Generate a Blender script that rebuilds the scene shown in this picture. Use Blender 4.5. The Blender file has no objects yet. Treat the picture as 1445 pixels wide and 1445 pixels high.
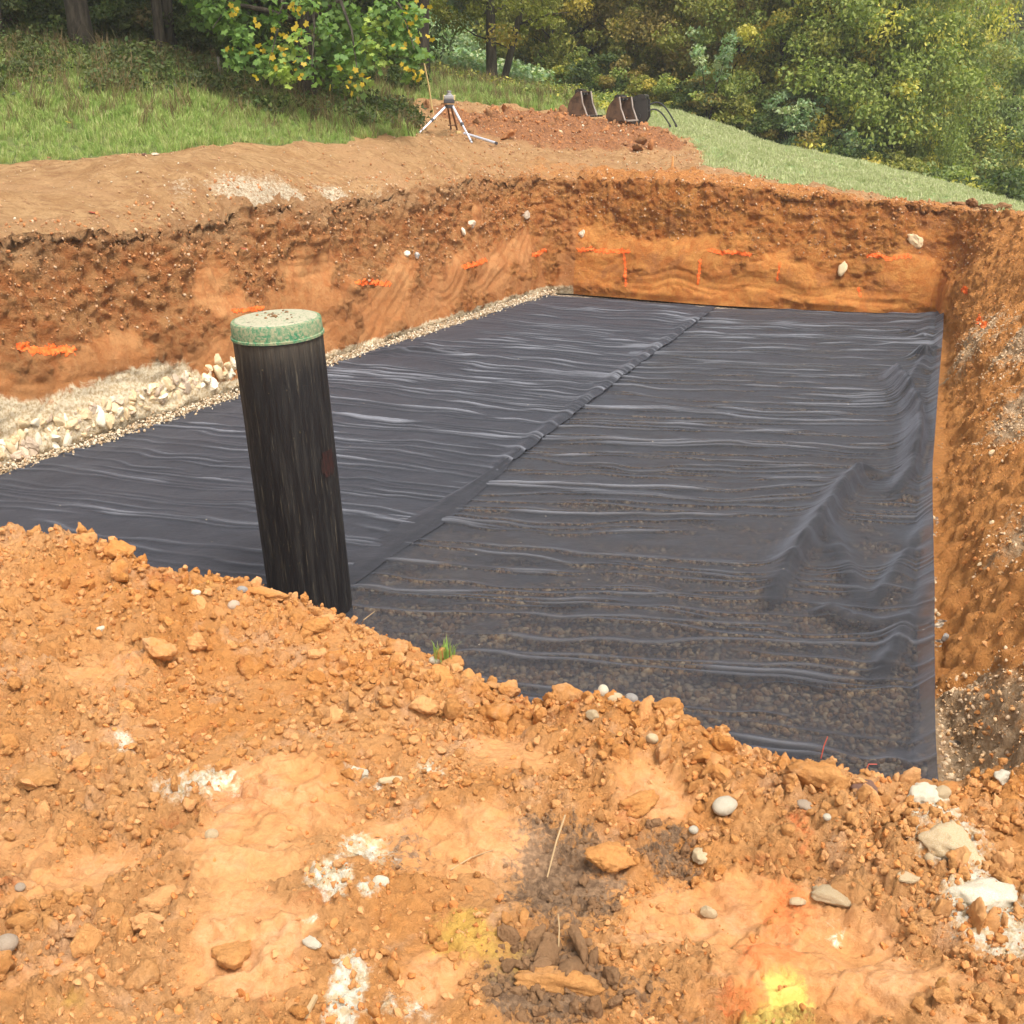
import bpy, math, random
import numpy as np
from mathutils import Vector
from math import radians, sin, cos, pi
random.seed(7); RS = np.random.RandomState(11)
sc = bpy.context.scene
COL = sc.collection

# ------------------------------------------------------------------ camera
F_PX = 1548.0; PITCH = radians(21); CZ = 1.6
cam_d = bpy.data.cameras.new("camera"); cam = bpy.data.objects.new("camera", cam_d); COL.objects.link(cam)
cam.location = (0, 0, CZ); cam.rotation_euler = (radians(90) - PITCH, 0, 0)
cam_d.sensor_width = 36; cam_d.lens = F_PX / 1445 * 36; cam_d.clip_start = .05; cam_d.clip_end = 900
sc.camera = cam
# ------------------------------------------------------------------ world, sun, exposure
SUN_EL, SUN_AZ = radians(62), radians(148)      # azimuth measured from +Y (view direction), negative = left
w = bpy.data.worlds.new("World"); sc.world = w; w.use_nodes = True
wn = w.node_tree.nodes; wl = w.node_tree.links
sky = wn.new('ShaderNodeTexSky'); sky.sky_type = 'NISHITA'; sky.sun_disc = False
sky.sun_elevation = SUN_EL; sky.sun_rotation = SUN_AZ
sky.air_density = 1.0; sky.dust_density = 5.0; sky.ozone_density = .7; sky.altitude = 200
hs = wn.new('ShaderNodeHueSaturation'); hs.inputs['Saturation'].default_value = .12      # thin cloud cover greys the sky
wl.new(sky.outputs[0], hs.inputs['Color']); wl.new(hs.outputs[0], wn['Background'].inputs[0]); wn['Background'].inputs[1].default_value = .13
sl = bpy.data.lights.new("sun", 'SUN'); sun = bpy.data.objects.new("sun", sl); COL.objects.link(sun)
sl.energy = 1.35; sl.angle = radians(12); sl.color = (1, .94, .86)
sdir = Vector((sin(SUN_AZ) * cos(SUN_EL), cos(SUN_AZ) * cos(SUN_EL), sin(SUN_EL)))
sun.rotation_euler = sdir.to_track_quat('Z', 'Y').to_euler(); sun.location = (0, 0, 30)
sc.view_settings.view_transform = 'Standard'; sc.view_settings.look = 'None'
sc.view_settings.gamma = 1; sc.view_settings.use_curve_mapping = False
sc.view_settings.exposure = 1.13
HAZE = .0012; sc.cycles.volume_bounces = 1; sc.cycles.max_bounces = 5; sc.cycles.diffuse_bounces = 3; sc.cycles.transparent_max_bounces = 8

# ------------------------------------------------------------------ helpers: photo geometry (used only to find world positions)
def ray(px, py):
    a = (px - 722.5) / F_PX; b = (722.5 - py) / F_PX
    return a, cos(PITCH) + b * sin(PITCH), -sin(PITCH) + b * cos(PITCH)
def onz(px, py, z):
    a, y, d = ray(px, py); t = (z - CZ) / d
    return np.array((a * t, y * t, z))
def aty(px, py, Y):
    a, y, d = ray(px, py); t = Y / y
    return np.array((a * t, Y, CZ + d * t))

# ------------------------------------------------------------------ numpy noise
def _h(ix, iy, iz, s):
    h = (ix.astype(np.int64) * 374761393 + iy.astype(np.int64) * 668265263 + iz.astype(np.int64) * 2147483647 + s * 974634541) & 0xFFFFFFFF
    h = ((h ^ (h >> 13)) * 1274126177) & 0xFFFFFFFF
    h = ((h ^ (h >> 16)) * 2246822519) & 0xFFFFFFFF
    h = h ^ (h >> 15)
    return (h & 0xFFFFFF) / float(0xFFFFFF)
def vn(x, y, z=None, s=0):
    x = np.asarray(x, float); y = np.asarray(y, float)
    xi = np.floor(x); yi = np.floor(y); fx = x - xi; fy = y - yi
    ux = fx * fx * fx * (fx * (fx * 6 - 15) + 10); uy = fy * fy * fy * (fy * (fy * 6 - 15) + 10)
    if z is None:
        z0 = np.zeros_like(xi)
        a = _h(xi, yi, z0, s); b = _h(xi + 1, yi, z0, s); c = _h(xi, yi + 1, z0, s); d = _h(xi + 1, yi + 1, z0, s)
        return (a + (b - a) * ux + (c - a) * uy + (a - b - c + d) * ux * uy) * 2 - 1
    z = np.asarray(z, float); zi = np.floor(z); fz = z - zi; uz = fz * fz * (3 - 2 * fz)
    def pl(k):
        a = _h(xi, yi, zi + k, s); b = _h(xi + 1, yi, zi + k, s); c = _h(xi, yi + 1, zi + k, s); d = _h(xi + 1, yi + 1, zi + k, s)
        return a + (b - a) * ux + (c - a) * uy + (a - b - c + d) * ux * uy
    p, q = pl(0), pl(1)
    return (p + (q - p) * uz) * 2 - 1
def fbm(x, y, z=None, o=4, s=0, g=.5, ridged=False):
    t = 0; a = 1; n = 0; f = 1
    for i in range(o):
        c, k = cos(.7 * i + .3), sin(.7 * i + .3)
        xx, yy = (x * c - y * k) * f + 17.3 * i, (x * k + y * c) * f - 9.1 * i
        v = vn(xx, yy, None if z is None else z * f + 5.2 * i, s + i)
        if ridged: v = 1 - 2 * np.abs(v)
        t = t + v * a; n += a; a *= g; f *= 2.03
    return t / n
def cell(x, y, s=0):
    """F1 distance, F2 distance, random id of the nearest cell"""
    xi = np.floor(x); yi = np.floor(y); f1 = np.full(x.shape, 9.); f2 = np.full(x.shape, 9.); rid = np.zeros(x.shape)
    z0 = np.zeros_like(xi)
    for i in (-1, 0, 1):
        for j in (-1, 0, 1):
            cx = xi + i; cy = yi + j
            d = np.hypot(cx + .1 + .8 * _h(cx, cy, z0, s) - x, cy + .1 + .8 * _h(cx, cy, z0, s + 1) - y)
            r = _h(cx, cy, z0, s + 2); n = d < f1
            f2 = np.where(n, f1, np.minimum(f2, d)); rid = np.where(n, r, rid); f1 = np.where(n, d, f1)
    return f1, f2, rid
def sst(a, b, x):
    t = np.clip((x - a) / (b - a), 0, 1); return t * t * (3 - 2 * t)
def lerp(a, b, t): return a + (b - a) * t

# ------------------------------------------------------------------ helpers: objects
def tag(o, label=None, cat=None, group=None, kind=None):
    if label: o['label'] = label
    if cat: o['category'] = cat
    if group: o['group'] = group
    if kind: o['kind'] = kind
    return o
def empty(name, loc, label, cat, group=None):
    o = bpy.data.objects.new(name, None); COL.objects.link(o); o.location = loc; o.empty_display_size = .1
    return tag(o, label, cat, group)
def new_mesh(name, V, Fs, mat=None, smooth=True, attrs=None):
    V = np.asarray(V, np.float32); Fs = np.asarray(Fs, np.int32)
    me = bpy.data.meshes.new(name); k = Fs.shape[1] if Fs.size else 3
    me.vertices.add(len(V)); me.vertices.foreach_set('co', V.ravel())
    if Fs.size:
        me.loops.add(Fs.size); me.loops.foreach_set('vertex_index', Fs.ravel())
        me.polygons.add(len(Fs)); me.polygons.foreach_set('loop_start', np.arange(len(Fs), dtype=np.int32) * k)
        me.polygons.foreach_set('loop_total', np.full(len(Fs), k, np.int32))
        me.polygons.foreach_set('use_smooth', np.full(len(Fs), smooth))
    for an, av in (attrs or {}).items():
        at = me.attributes.new(an, 'FLOAT', 'POINT'); at.data.foreach_set('value', np.asarray(av, np.float32).ravel())
    me.update(calc_edges=True)
    if mat is not None: me.materials.append(mat)
    return me
def link(name, me, parent=None, loc=None, rot=None, scale=None, mat=None):
    o = bpy.data.objects.new(name, me); COL.objects.link(o)
    if parent is not None: o.parent = parent
    if loc is not None: o.location = loc
    if rot is not None: o.rotation_euler = rot
    if scale is not None: o.scale = scale
    if mat is not None:
        o.material_slots[0].link = 'OBJECT'; o.material_slots[0].material = mat
    return o
def grid_faces(nr, nc, keep=None):
    i = np.arange(nr - 1)[:, None]; j = np.arange(nc - 1)[None, :]
    a = i * nc + j
    Fq = np.stack([a, a + 1, a + nc + 1, a + nc], -1)
    if keep is not None: return Fq[keep]
    return Fq.reshape(-1, 4)
class MB:
    """collects small shapes into one mesh"""
    def __init__(s): s.v = []; s.f = []
    def add(s, vs, fs):
        n = len(s.v); s.v += [tuple(map(float, v)) for v in vs]; s.f += [tuple(i + n for i in f) for f in fs]; return s
    def box(s, c, size, R=None):
        c = Vector(c); vs = []
        for x in (-.5, .5):
            for y in (-.5, .5):
                for z in (-.5, .5):
                    p = Vector((x * size[0], y * size[1], z * size[2]))
                    if R: p = R @ p
                    vs.append(c + p)
        return s.add(vs, [(0, 1, 3, 2), (4, 6, 7, 5), (0, 4, 5, 1), (2, 3, 7, 6), (0, 2, 6, 4), (1, 5, 7, 3)])
    def tube(s, pts, radii, n=8, cap=True):
        pts = [Vector(p) for p in pts]
        if not hasattr(radii, '__len__'): radii = [radii] * len(pts)
        vs = []; fs = []; u = None
        for i, p in enumerate(pts):
            t = (pts[min(i + 1, len(pts) - 1)] - pts[max(i - 1, 0)]).normalized()
            if u is None: u = t.orthogonal().normalized()
            u = (u - t * u.dot(t)).normalized(); q = t.cross(u)
            for k in range(n):
                a = 2 * pi * k / n; vs.append(p + (u * cos(a) + q * sin(a)) * radii[i])
        for i in range(len(pts) - 1):
            for k in range(n):
                a = i * n + k; b = i * n + (k + 1) % n; fs.append((a, b, b + n, a + n))
        if cap: fs.append(tuple(range(n - 1, -1, -1))); m = (len(pts) - 1) * n; fs.append(tuple(m + k for k in range(n)))
        return s.add(vs, fs)
    def lathe(s, prof, n=48, origin=(0, 0, 0), cap=True):
        vs = []; fs = []; o = Vector(origin)
        for r, z in prof:
            for k in range(n):
                a = 2 * pi * k / n; vs.append(o + Vector((r * cos(a), r * sin(a), z)))
        for i in range(len(prof) - 1):
            for k in range(n):
                a = i * n + k; b = i * n + (k + 1) % n; fs.append((a, b, b + n, a + n))
        if cap: fs.append(tuple(range(n - 1, -1, -1))); m = (len(prof) - 1) * n; fs.append(tuple(m + k for k in range(n)))
        return s.add(vs, fs)
    def build(s, name, mat, parent=None, smooth=True, loc=None, rot=None, bevel=0):
        me = bpy.data.meshes.new(name); me.from_pydata(s.v, [], s.f)
        me.polygons.foreach_set('use_smooth', [smooth] * len(me.polygons)); me.update(); me.materials.append(mat)
        if smooth:
            try: me.set_sharp_from_angle(angle=radians(38))
            except Exception: pass
        o = link(name, me, parent, loc, rot)
        if bevel:
            b = o.modifiers.new('bevel', 'BEVEL'); b.width = bevel; b.segments = 2; b.limit_method = 'ANGLE'
        return o
def scatter(name, pts, rots, scls, protos, idx, label=None, cat=None, parent=None):
    """uncountable stuff: points that carry one of a few small meshes (geometry nodes)"""
    pts = np.asarray(pts, np.float32); n = len(pts)
    me = bpy.data.meshes.new(name); me.vertices.add(n); me.vertices.foreach_set('co', pts.ravel())
    a = me.attributes.new('rot', 'FLOAT_VECTOR', 'POINT'); a.data.foreach_set('vector', np.asarray(rots, np.float32).ravel())
    a = me.attributes.new('scl', 'FLOAT_VECTOR', 'POINT')
    scls = np.asarray(scls, np.float32)
    if scls.ndim == 1: scls = np.repeat(scls[:, None], 3, 1)
    a.data.foreach_set('vector', scls.ravel())
    a = me.attributes.new('idx', 'INT', 'POINT'); a.data.foreach_set('value', np.asarray(idx, np.int32))
    me.update(); o = link(name, me, parent)
    c = bpy.data.collections.new(name + '_shapes')
    for i, pm in enumerate(protos):
        po = bpy.data.objects.new("%s_shape_%02d" % (name, i), pm); c.objects.link(po)
    g = bpy.data.node_groups.new(name, 'GeometryNodeTree')
    g.interface.new_socket('Geometry', in_out='INPUT', socket_type='NodeSocketGeometry')
    g.interface.new_socket('Geometry', in_out='OUTPUT', socket_type='NodeSocketGeometry')
    N = g.nodes; L = g.links
    gi = N.new('NodeGroupInput'); go = N.new('NodeGroupOutput'); ip = N.new('GeometryNodeInstanceOnPoints')
    ci = N.new('GeometryNodeCollectionInfo'); ci.inputs['Collection'].default_value = c
    ci.inputs['Separate Children'].default_value = True; ci.inputs['Reset Children'].default_value = True
    def at(nm, ty):
        q = N.new('GeometryNodeInputNamedAttribute'); q.data_type = ty; q.inputs['Name'].default_value = nm; return q.outputs['Attribute']
    e2r = N.new('FunctionNodeEulerToRotation'); L.new(at('rot', 'FLOAT_VECTOR'), e2r.inputs[0])
    L.new(gi.outputs[0], ip.inputs['Points']); L.new(ci.outputs[0], ip.inputs['Instance'])
    ip.inputs['Pick Instance'].default_value = True
    L.new(at('idx', 'INT'), ip.inputs['Instance Index']); L.new(e2r.outputs[0], ip.inputs['Rotation'])
    L.new(at('scl', 'FLOAT_VECTOR'), ip.inputs['Scale']); L.new(ip.outputs[0], go.inputs[0])
    m = o.modifiers.new('scatter', 'NODES'); m.node_group = g
    return tag(o, label, cat, None, 'stuff')

# ------------------------------------------------------------------ materials
class Mat:
    def __init__(s, name, rough=.9, spec=.25):
        s.m = bpy.data.materials.new(name); s.m.use_nodes = True; s.n = s.m.node_tree.nodes; s.l = s.m.node_tree.links
        s.b = s.n['Principled BSDF']; s.b.inputs['Roughness'].default_value = rough; s.b.inputs['Specular IOR Level'].default_value = spec
        s.out = s.n['Material Output']; s.co = s.n.new('ShaderNodeNewGeometry').outputs['Position']
    def objco(s): s.co = s.n.new('ShaderNodeTexCoord').outputs['Object']; return s
    def S(s, node, i, v):
        if isinstance(v, bpy.types.NodeSocket): s.l.new(v, node.inputs[i])
        elif v is not None:
            if isinstance(v, tuple) and len(v) == 3 and node.inputs[i].type == 'RGBA': v = v + (1,)
            node.inputs[i].default_value = v
    def noise(s, scale, detail=5, rough=.6, dist=0, stretch=None, off=0, color=False):
        q = s.n.new('ShaderNodeTexNoise'); q.inputs['Scale'].default_value = scale; q.inputs['Detail'].default_value = detail
        q.inputs['Roughness'].default_value = rough; q.inputs['Distortion'].default_value = dist
        mp = s.n.new('ShaderNodeMapping'); s.l.new(s.co, mp.inputs[0]); mp.inputs['Location'].default_value = (off, off * .7, off * 1.3)
        if stretch: mp.inputs['Scale'].default_value = stretch
        s.l.new(mp.outputs[0], q.inputs['Vector']); return q.outputs['Color' if color else 'Fac']
    def voro(s, scale, feat='F1', out='Distance', rnd=1):
        q = s.n.new('ShaderNodeTexVoronoi'); q.feature = feat; q.inputs['Scale'].default_value = scale; q.inputs['Randomness'].default_value = rnd
        s.l.new(s.co, q.inputs['Vector']); return q.outputs[out]
    def attr(s, nm):
        q = s.n.new('ShaderNodeAttribute'); q.attribute_name = nm; return q.outputs['Fac']
    def ramp(s, v, a, b, lo=0., hi=1.):
        q = s.n.new('ShaderNodeMapRange'); q.clamp = True; q.interpolation_type = 'SMOOTHSTEP'
        for i, k in enumerate((v, a, b, lo, hi)): s.S(q, i, k)
        return q.outputs[0]
    def math(s, op, a, b=None, clamp=False):
        q = s.n.new('ShaderNodeMath'); q.operation = op; q.use_clamp = clamp; s.S(q, 0, a); s.S(q, 1, b); return q.outputs[0]
    def mix(s, f, a, b, mode='MIX'):
        q = s.n.new('ShaderNodeMix'); q.data_type = 'RGBA'; q.blend_type = mode; s.S(q, 0, f); s.S(q, 6, a); s.S(q, 7, b); return q.outputs[2]
    def bump(s, h, dist, strength=1., prev=None):
        q = s.n.new('ShaderNodeBump'); q.inputs['Distance'].default_value = dist; q.inputs['Strength'].default_value = strength
        s.l.new(h, q.inputs['Height'])
        if prev is not None: s.l.new(prev, q.inputs['Normal'])
        return q.outputs[0]
    def rand(s): return s.n.new('ShaderNodeObjectInfo').outputs['Random']
    def color(s, c): s.S(s.b, 'Base Color', c); return s
    def normal(s, nn): s.l.new(nn, s.b.inputs['Normal']); return s

def jit(m, c, f, amt):
    """brightness varied by a 0..1 value"""
    return m.mix(1.0, c, m.mix(f, (1 - amt,) * 3, (1 + amt,) * 3), 'MULTIPLY')

# clay used by the ground in front, clods and crumbs
def clay_color(m, fine=60):
    n1 = m.noise(1.6, 5, .6, .4); n2 = m.noise(7, 6, .65, .5, off=4); n3 = m.noise(fine, 5, .7, off=9); n4 = m.noise(2.7, 5, .6, .8, off=21)
    c = m.mix(m.ramp(n1, .36, .62), (.62, .265, .070), (.66, .335, .125))
    c = m.mix(m.ramp(n2, .5, .72), c, (.68, .39, .20))
    c = m.mix(m.ramp(n4, .60, .72), c, (.47, .23, .085))
    c = m.mix(m.ramp(m.noise(4.1, 5, .7, .6, off=33), .60, .74), c, (.50, .145, .04))
    c = m.mix(m.ramp(m.noise(3.3, 5, .6, off=57), .64, .74), c, (.60, .34, .07))
    return m.mix(m.ramp(n3, .3, .75), m.mix(.36, c, (.30, .12, .035)), c)

M = {}
def mk_fore():
    m = Mat('foreground_clay', .88, .3)
    c = clay_color(m)
    c = m.mix(m.math('MULTIPLY', m.attr('slab'), .6), c, m.mix(m.ramp(m.noise(42, 8, .8, .6, off=41), .36, .62), (.40, .18, .07), m.mix(m.ramp(m.noise(5, 7, .7, .8, off=3), .4, .62), (.57, .285, .105), (.58, .325, .165))))
    fine = m.noise(38, 6, .7, .5, off=7)
    c = m.mix(m.ramp(m.math('ADD', m.attr('dark'), m.math('MULTIPLY', m.math('SUBTRACT', fine, .5), 1.9)), .48, .8), c, m.mix(m.ramp(m.noise(70, 4), .35, .7), (.19, .11, .06), (.36, .22, .12)))
    c = m.mix(m.ramp(m.math('ADD', m.attr('yellow'), m.math('MULTIPLY', m.math('SUBTRACT', fine, .5), .9)), .35, .8), c, (.72, .42, .09))
    c = m.mix(m.ramp(m.math('ADD', m.attr('spray'), m.math('MULTIPLY', m.math('SUBTRACT', fine, .5), 2.0)), .4, 1.0), c, (.70, .50, .12))
    c = m.mix(m.ramp(m.math('ADD', m.attr('red'), m.math('MULTIPLY', m.math('SUBTRACT', fine, .5), 1.1)), .45, 1.), c, (.80, .19, .05))
    c = m.mix(m.ramp(m.math('ADD', m.attr('chalk'), m.math('MULTIPLY', m.math('SUBTRACT', fine, .5), 1.8)), .42, .95), c, m.mix(m.ramp(m.noise(50, 5), .4, .6), (.70, .52, .30), (.85, .78, .62)))
    m.color(c)
    h = m.math('ADD', m.noise(55, 7, .72, .3), m.math('MULTIPLY', m.noise(180, 4, .7), .35))
    k = m.math('SUBTRACT', 1.0, m.math('MULTIPLY', m.attr('slab'), .45))
    q = m.n.new('ShaderNodeBump'); q.inputs['Distance'].default_value = .018; m.l.new(h, q.inputs['Height']); m.l.new(k, q.inputs['Strength'])
    m.normal(q.outputs[0]); return m.m
M['fore'] = mk_fore()
def mk_clod(name, tint=None):
    m = Mat(name, .9, .25); c = clay_color(m, 90); r = m.rand()
    c = m.mix(m.ramp(r, .55, .95, 0, .55), c, (.64, .35, .165)); c = m.mix(1., c, (1.2, 1.16, 1.06), 'MULTIPLY'); c = jit(m, c, r, .14)
    if tint: c = m.mix(.8, c, tint)
    m.color(c); m.normal(m.bump(m.noise(110, 6, .8, .4), .012)); return m.m
M['clod'] = mk_clod('clay_clod'); M['clod_dark'] = mk_clod('dark_soil_clod', (.24, .145, .08)); M['clod_brown'] = mk_clod('brown_soil_clod', (.18, .095, .05)); M['clod_rust'] = mk_clod('rusty_soil_clod', (.36, .15, .06))
def mk_stone(name, c1, c2, rough=.75, sc_=25):
    m = Mat(name, rough, .35).objco(); r = m.rand()
    c = m.mix(m.ramp(m.noise(sc_, 5, .6, .4), .35, .65), c1, c2); c = jit(m, c, r, .2)
    c = m.mix(m.ramp(m.noise(sc_ * 1.7, 5, .7, off=5), .58, .7, 0, .7), c, (.55, .33, .16))
    m.color(c); m.normal(m.bump(m.noise(sc_ * 3, 5, .7), .004)); return m.m
M['white_stone'] = mk_stone('white_stone', (.74, .62, .42), (.84, .77, .62))
M['cream_stone'] = mk_stone('cream_stone', (.66, .46, .24), (.76, .60, .38))
M['grey_stone'] = mk_stone('grey_stone', (.30, .28, .25), (.44, .40, .36))
M['tan_stone'] = mk_stone('tan_stone', (.50, .37, .25), (.60, .47, .35))
M['purple_stone'] = mk_stone('brown_stone', (.20, .105, .075), (.30, .16, .11))
def mk_gravel(name, cols, j=.35):
    m = Mat(name, .85, .2); r = m.rand(); c = cols[0]
    for i, k in enumerate(cols[1:]):
        a = (i + 1) / len(cols); c = m.mix(m.ramp(r, a - .02, a + .02), c, k)
    m.color(jit(m, c, m.noise(30, 3, .6), j)); return m.m
M['gravel'] = mk_gravel('river_gravel', [(.40, .25, .14), (.26, .17, .11), (.50, .34, .19), (.34, .20, .11), (.58, .44, .28), (.20, .14, .10)])
M['lime_gravel'] = mk_gravel('limestone_gravel', [(.48, .36, .22), (.60, .49, .34), (.42, .28, .16), (.68, .58, .43)])
M['slope_gravel'] = mk_gravel('slope_gravel', [(.56, .36, .19), (.64, .46, .28), (.52, .29, .12), (.60, .43, .27)])
M['crumb'] = mk_gravel('soil_crumb', [(.50, .215, .065), (.53, .25, .09), (.45, .175, .05), (.43, .20, .07), (.53, .27, .11)], .15)
M['dirt_crumb'] = mk_gravel('dirt_crumb', [(.46, .26, .13), (.50, .29, .15), (.42, .22, .11), (.56, .38, .23)], .2)
M['spoil_crumb'] = mk_gravel('spoil_crumb', [(.44, .19, .07), (.38, .17, .07), (.50, .22, .08), (.42, .17, .06)], .2)

def mk_wall():
    m = Mat('pit_wall_clay', .86, .3)
    h = m.attr('hh'); sm = m.attr('smooth'); n_b = m.noise(1.3, 5, .65, .6); n_m = m.noise(5, 6, .7, .7, off=2); n_f = m.noise(30, 7, .75, .3, off=8)
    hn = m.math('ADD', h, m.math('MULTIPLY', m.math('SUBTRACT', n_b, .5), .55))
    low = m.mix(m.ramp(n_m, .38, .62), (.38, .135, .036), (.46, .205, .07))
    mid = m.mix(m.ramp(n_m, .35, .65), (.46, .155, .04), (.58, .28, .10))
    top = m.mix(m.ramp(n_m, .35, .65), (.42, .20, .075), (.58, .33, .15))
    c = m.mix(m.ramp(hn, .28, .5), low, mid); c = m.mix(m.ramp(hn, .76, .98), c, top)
    # stronger orange on the far and right sides
    org = m.mix(m.ramp(n_m, .34, .66), (.52, .16, .027), (.63, .27, .06))
    org = m.mix(m.ramp(m.noise(2.2, 5, .7, .6, off=31), .5, .66), org, (.40, .145, .04))
    c = m.mix(m.math('MULTIPLY', m.attr('orange'), .85), c, org); c = m.mix(m.math('MULTIPLY', m.attr('bank'), m.ramp(n_m, .3, .6, .6, .85)), c, (.84, .36, .10))
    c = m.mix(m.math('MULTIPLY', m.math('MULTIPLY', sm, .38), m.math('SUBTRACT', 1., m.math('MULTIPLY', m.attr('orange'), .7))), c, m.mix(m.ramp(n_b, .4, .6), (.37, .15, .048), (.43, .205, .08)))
    gr = m.attr('groove')
    c = m.mix(m.math('MULTIPLY', m.ramp(gr, .25, .95), .38), c, (.32, .135, .05))
    ch = m.math('ADD', m.attr('chalk'), m.math('MULTIPLY', m.math('SUBTRACT', n_m, .5), 1.4))
    c = m.mix(m.ramp(ch, .42, .68), c, m.mix(m.ramp(n_f, .35, .6), (.48, .33, .16), (.70, .59, .41)))
    pk = m.math('ADD', m.attr('grey'), m.math('MULTIPLY', m.math('SUBTRACT', n_m, .5), 1.3))
    c = m.mix(m.ramp(pk, .45, .75), c, m.mix(m.ramp(n_f, .35, .65), (.62, .37, .18), (.76, .54, .33)))
    # pale bits in the clay
    sp = m.voro(26); c = m.mix(m.math('MULTIPLY', m.ramp(sp, .16, .08), m.ramp(m.noise(2.5, 3, .5, off=12), .6, .7)), c, (.68, .55, .40))
    c = m.mix(m.ramp(n_f, .25, .6, .6, 0), c, m.mix(.5, c, (.12, .05, .02)))
    m.color(c)
    hgt = m.math('ADD', m.noise(22, 8, .75, .4), m.math('MULTIPLY', m.noise(75, 5, .7), .4))
    q = m.n.new('ShaderNodeBump'); q.inputs['Distance'].default_value = .09; m.l.new(hgt, q.inputs['Height'])
    m.l.new(m.math('SUBTRACT', 1., m.math('MULTIPLY', sm, .5)), q.inputs['Strength']); m.normal(q.outputs[0]); return m.m
M['wall'] = mk_wall()

def mk_ground():
    m = Mat('open_ground', .92, .2)
    n_b = m.noise(.55, 5, .6, .5); n_m = m.noise(3.2, 6, .7, .5, off=2); n_f = m.noise(24, 7, .75, off=5); st = m.noise(5, 6, .7, .3, stretch=(1, 2.6, 1), off=14)
    d = m.mix(m.ramp(n_m, .35, .65), (.38, .205, .085), (.52, .315, .145))
    d = m.mix(m.ramp(st, .48, .66), d, (.33, .17, .075))
    d = m.mix(m.ramp(n_b, .52, .68), d, (.46, .26, .12))
    d = m.mix(m.ramp(m.math('ADD', m.attr('pale'), m.math('MULTIPLY', m.math('SUBTRACT', n_f, .5), 1.3)), .6, 1.1), d, m.mix(m.ramp(n_f, .4, .6), (.46, .32, .19), (.66, .56, .40)))
    d = m.mix(m.ramp(m.math('ADD', m.attr('brown'), m.math('MULTIPLY', m.math('SUBTRACT', n_m, .5), 1.2)), .4, .7), d, m.mix(m.ramp(n_f, .35, .65), (.22, .10, .05), (.44, .19, .075)))
    d = m.mix(m.ramp(m.math('ADD', m.attr('orange'), m.math('MULTIPLY', m.math('SUBTRACT', n_m, .5), 1.2)), .45, .75), d, m.mix(m.ramp(n_f, .35, .65), (.40, .145, .035), (.55, .25, .08)))
    d = m.mix(m.ramp(n_f, .25, .55, .7, 0), d, m.mix(.5, d, (.10, .05, .03)))
    g = m.mix(m.ramp(n_m, .35, .65), (.12, .16, .045), (.20, .23, .07)); g = m.mix(m.ramp(n_f, .5, .75), g, (.24, .19, .09))
    mead = m.mix(m.ramp(m.noise(1.1, 6, .7, .6, stretch=(1, 1.6, 1)), .38, .66), (.21, .32, .10), (.33, .42, .19))
    g = m.mix(m.attr('meadow'), g, m.mix(m.ramp(n_f, .35, .65, .45, 0), mead, (.16, .20, .07)))
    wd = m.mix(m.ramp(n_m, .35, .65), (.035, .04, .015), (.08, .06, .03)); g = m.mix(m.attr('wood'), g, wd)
    f = m.ramp(m.math('ADD', m.attr('grass'), m.math('MULTIPLY', m.math('SUBTRACT', n_m, .5), .7)), .4, .6)
    m.color(m.mix(f, d, g))
    m.normal(m.bump(m.math('ADD', m.noise(14, 8, .75, .3), m.math('MULTIPLY', m.noise(60, 5, .7), .35)), .06)); return m.m
M['ground'] = mk_ground()
def mk_bed():
    m = Mat('gravel_bed', .85); v = m.n.new('ShaderNodeTexVoronoi'); v.inputs['Scale'].default_value = 26; m.l.new(m.co, v.inputs['Vector'])
    b = m.n.new('ShaderNodeSeparateColor'); m.l.new(v.outputs['Color'], b.inputs[0])
    c = m.mix(b.outputs[0], (.26, .19, .13), (.56, .45, .32)); c = m.mix(m.ramp(v.outputs['Distance'], .3, .8), c, (.08, .06, .045))
    m.color(c); m.normal(m.bump(m.math('SUBTRACT', 1., v.outputs['Distance']), .02)); return m.m
M['bed'] = mk_bed()
def mk_cloth(name, base, op_near, op_far):
    """thin fabric: light passes through the threads, less of it the more slantingly it is crossed"""
    m = Mat(name, .62, .35)
    n = m.noise(2.2, 5, .6, .5); r, g, b = base
    c = m.mix(m.ramp(n, .35, .7), base, (r * 1.35, g * 1.33, b * 1.28))
    c = m.mix(m.ramp(m.noise(9, 6, .75, .5, off=3), .62, .78, 0, .4), c, (.09, .075, .06))
    c = m.mix(m.ramp(m.voro(3.6), .035, .02), c, (.3, .26, .2))
    c = m.mix(m.attr('crest_sheen'), c, (.21, .215, .24))      # pale highlights painted into the felt's colour along the wrinkle crests
    m.color(c)
    m.b.inputs['Sheen Weight'].default_value = .28; m.b.inputs['Sheen Roughness'].default_value = .35
    m.b.inputs['Sheen Tint'].default_value = (.78, .84, 1, 1)
    m.normal(m.bump(m.math('ADD', m.noise(260, 3, .6), m.math('MULTIPLY', m.noise(12, 5, .6), 2.)), .004))
    lw = m.n.new('ShaderNodeLayerWeight'); lw.inputs['Blend'].default_value = .5
    geo = m.n.new('ShaderNodeNewGeometry')
    op = m.math('ADD', m.ramp(lw.outputs['Facing'], .25, .82, op_near, op_far), m.math('MULTIPLY', m.math('SUBTRACT', n, .5), .38), True)
    op = m.math('MAXIMUM', op, m.attr('thick'))
    tr = m.n.new('ShaderNodeBsdfTransparent'); mx = m.n.new('ShaderNodeMixShader')
    m.l.new(op, mx.inputs[0]); m.l.new(tr.outputs[0], mx.inputs[1]); m.l.new(m.b.outputs[0], mx.inputs[2]); m.l.new(mx.outputs[0], m.out.inputs[0])
    return m.m
M['cloth_l'] = mk_cloth('geotextile_dense', (.015, .0155, .0205), .94, 1.0)
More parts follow.
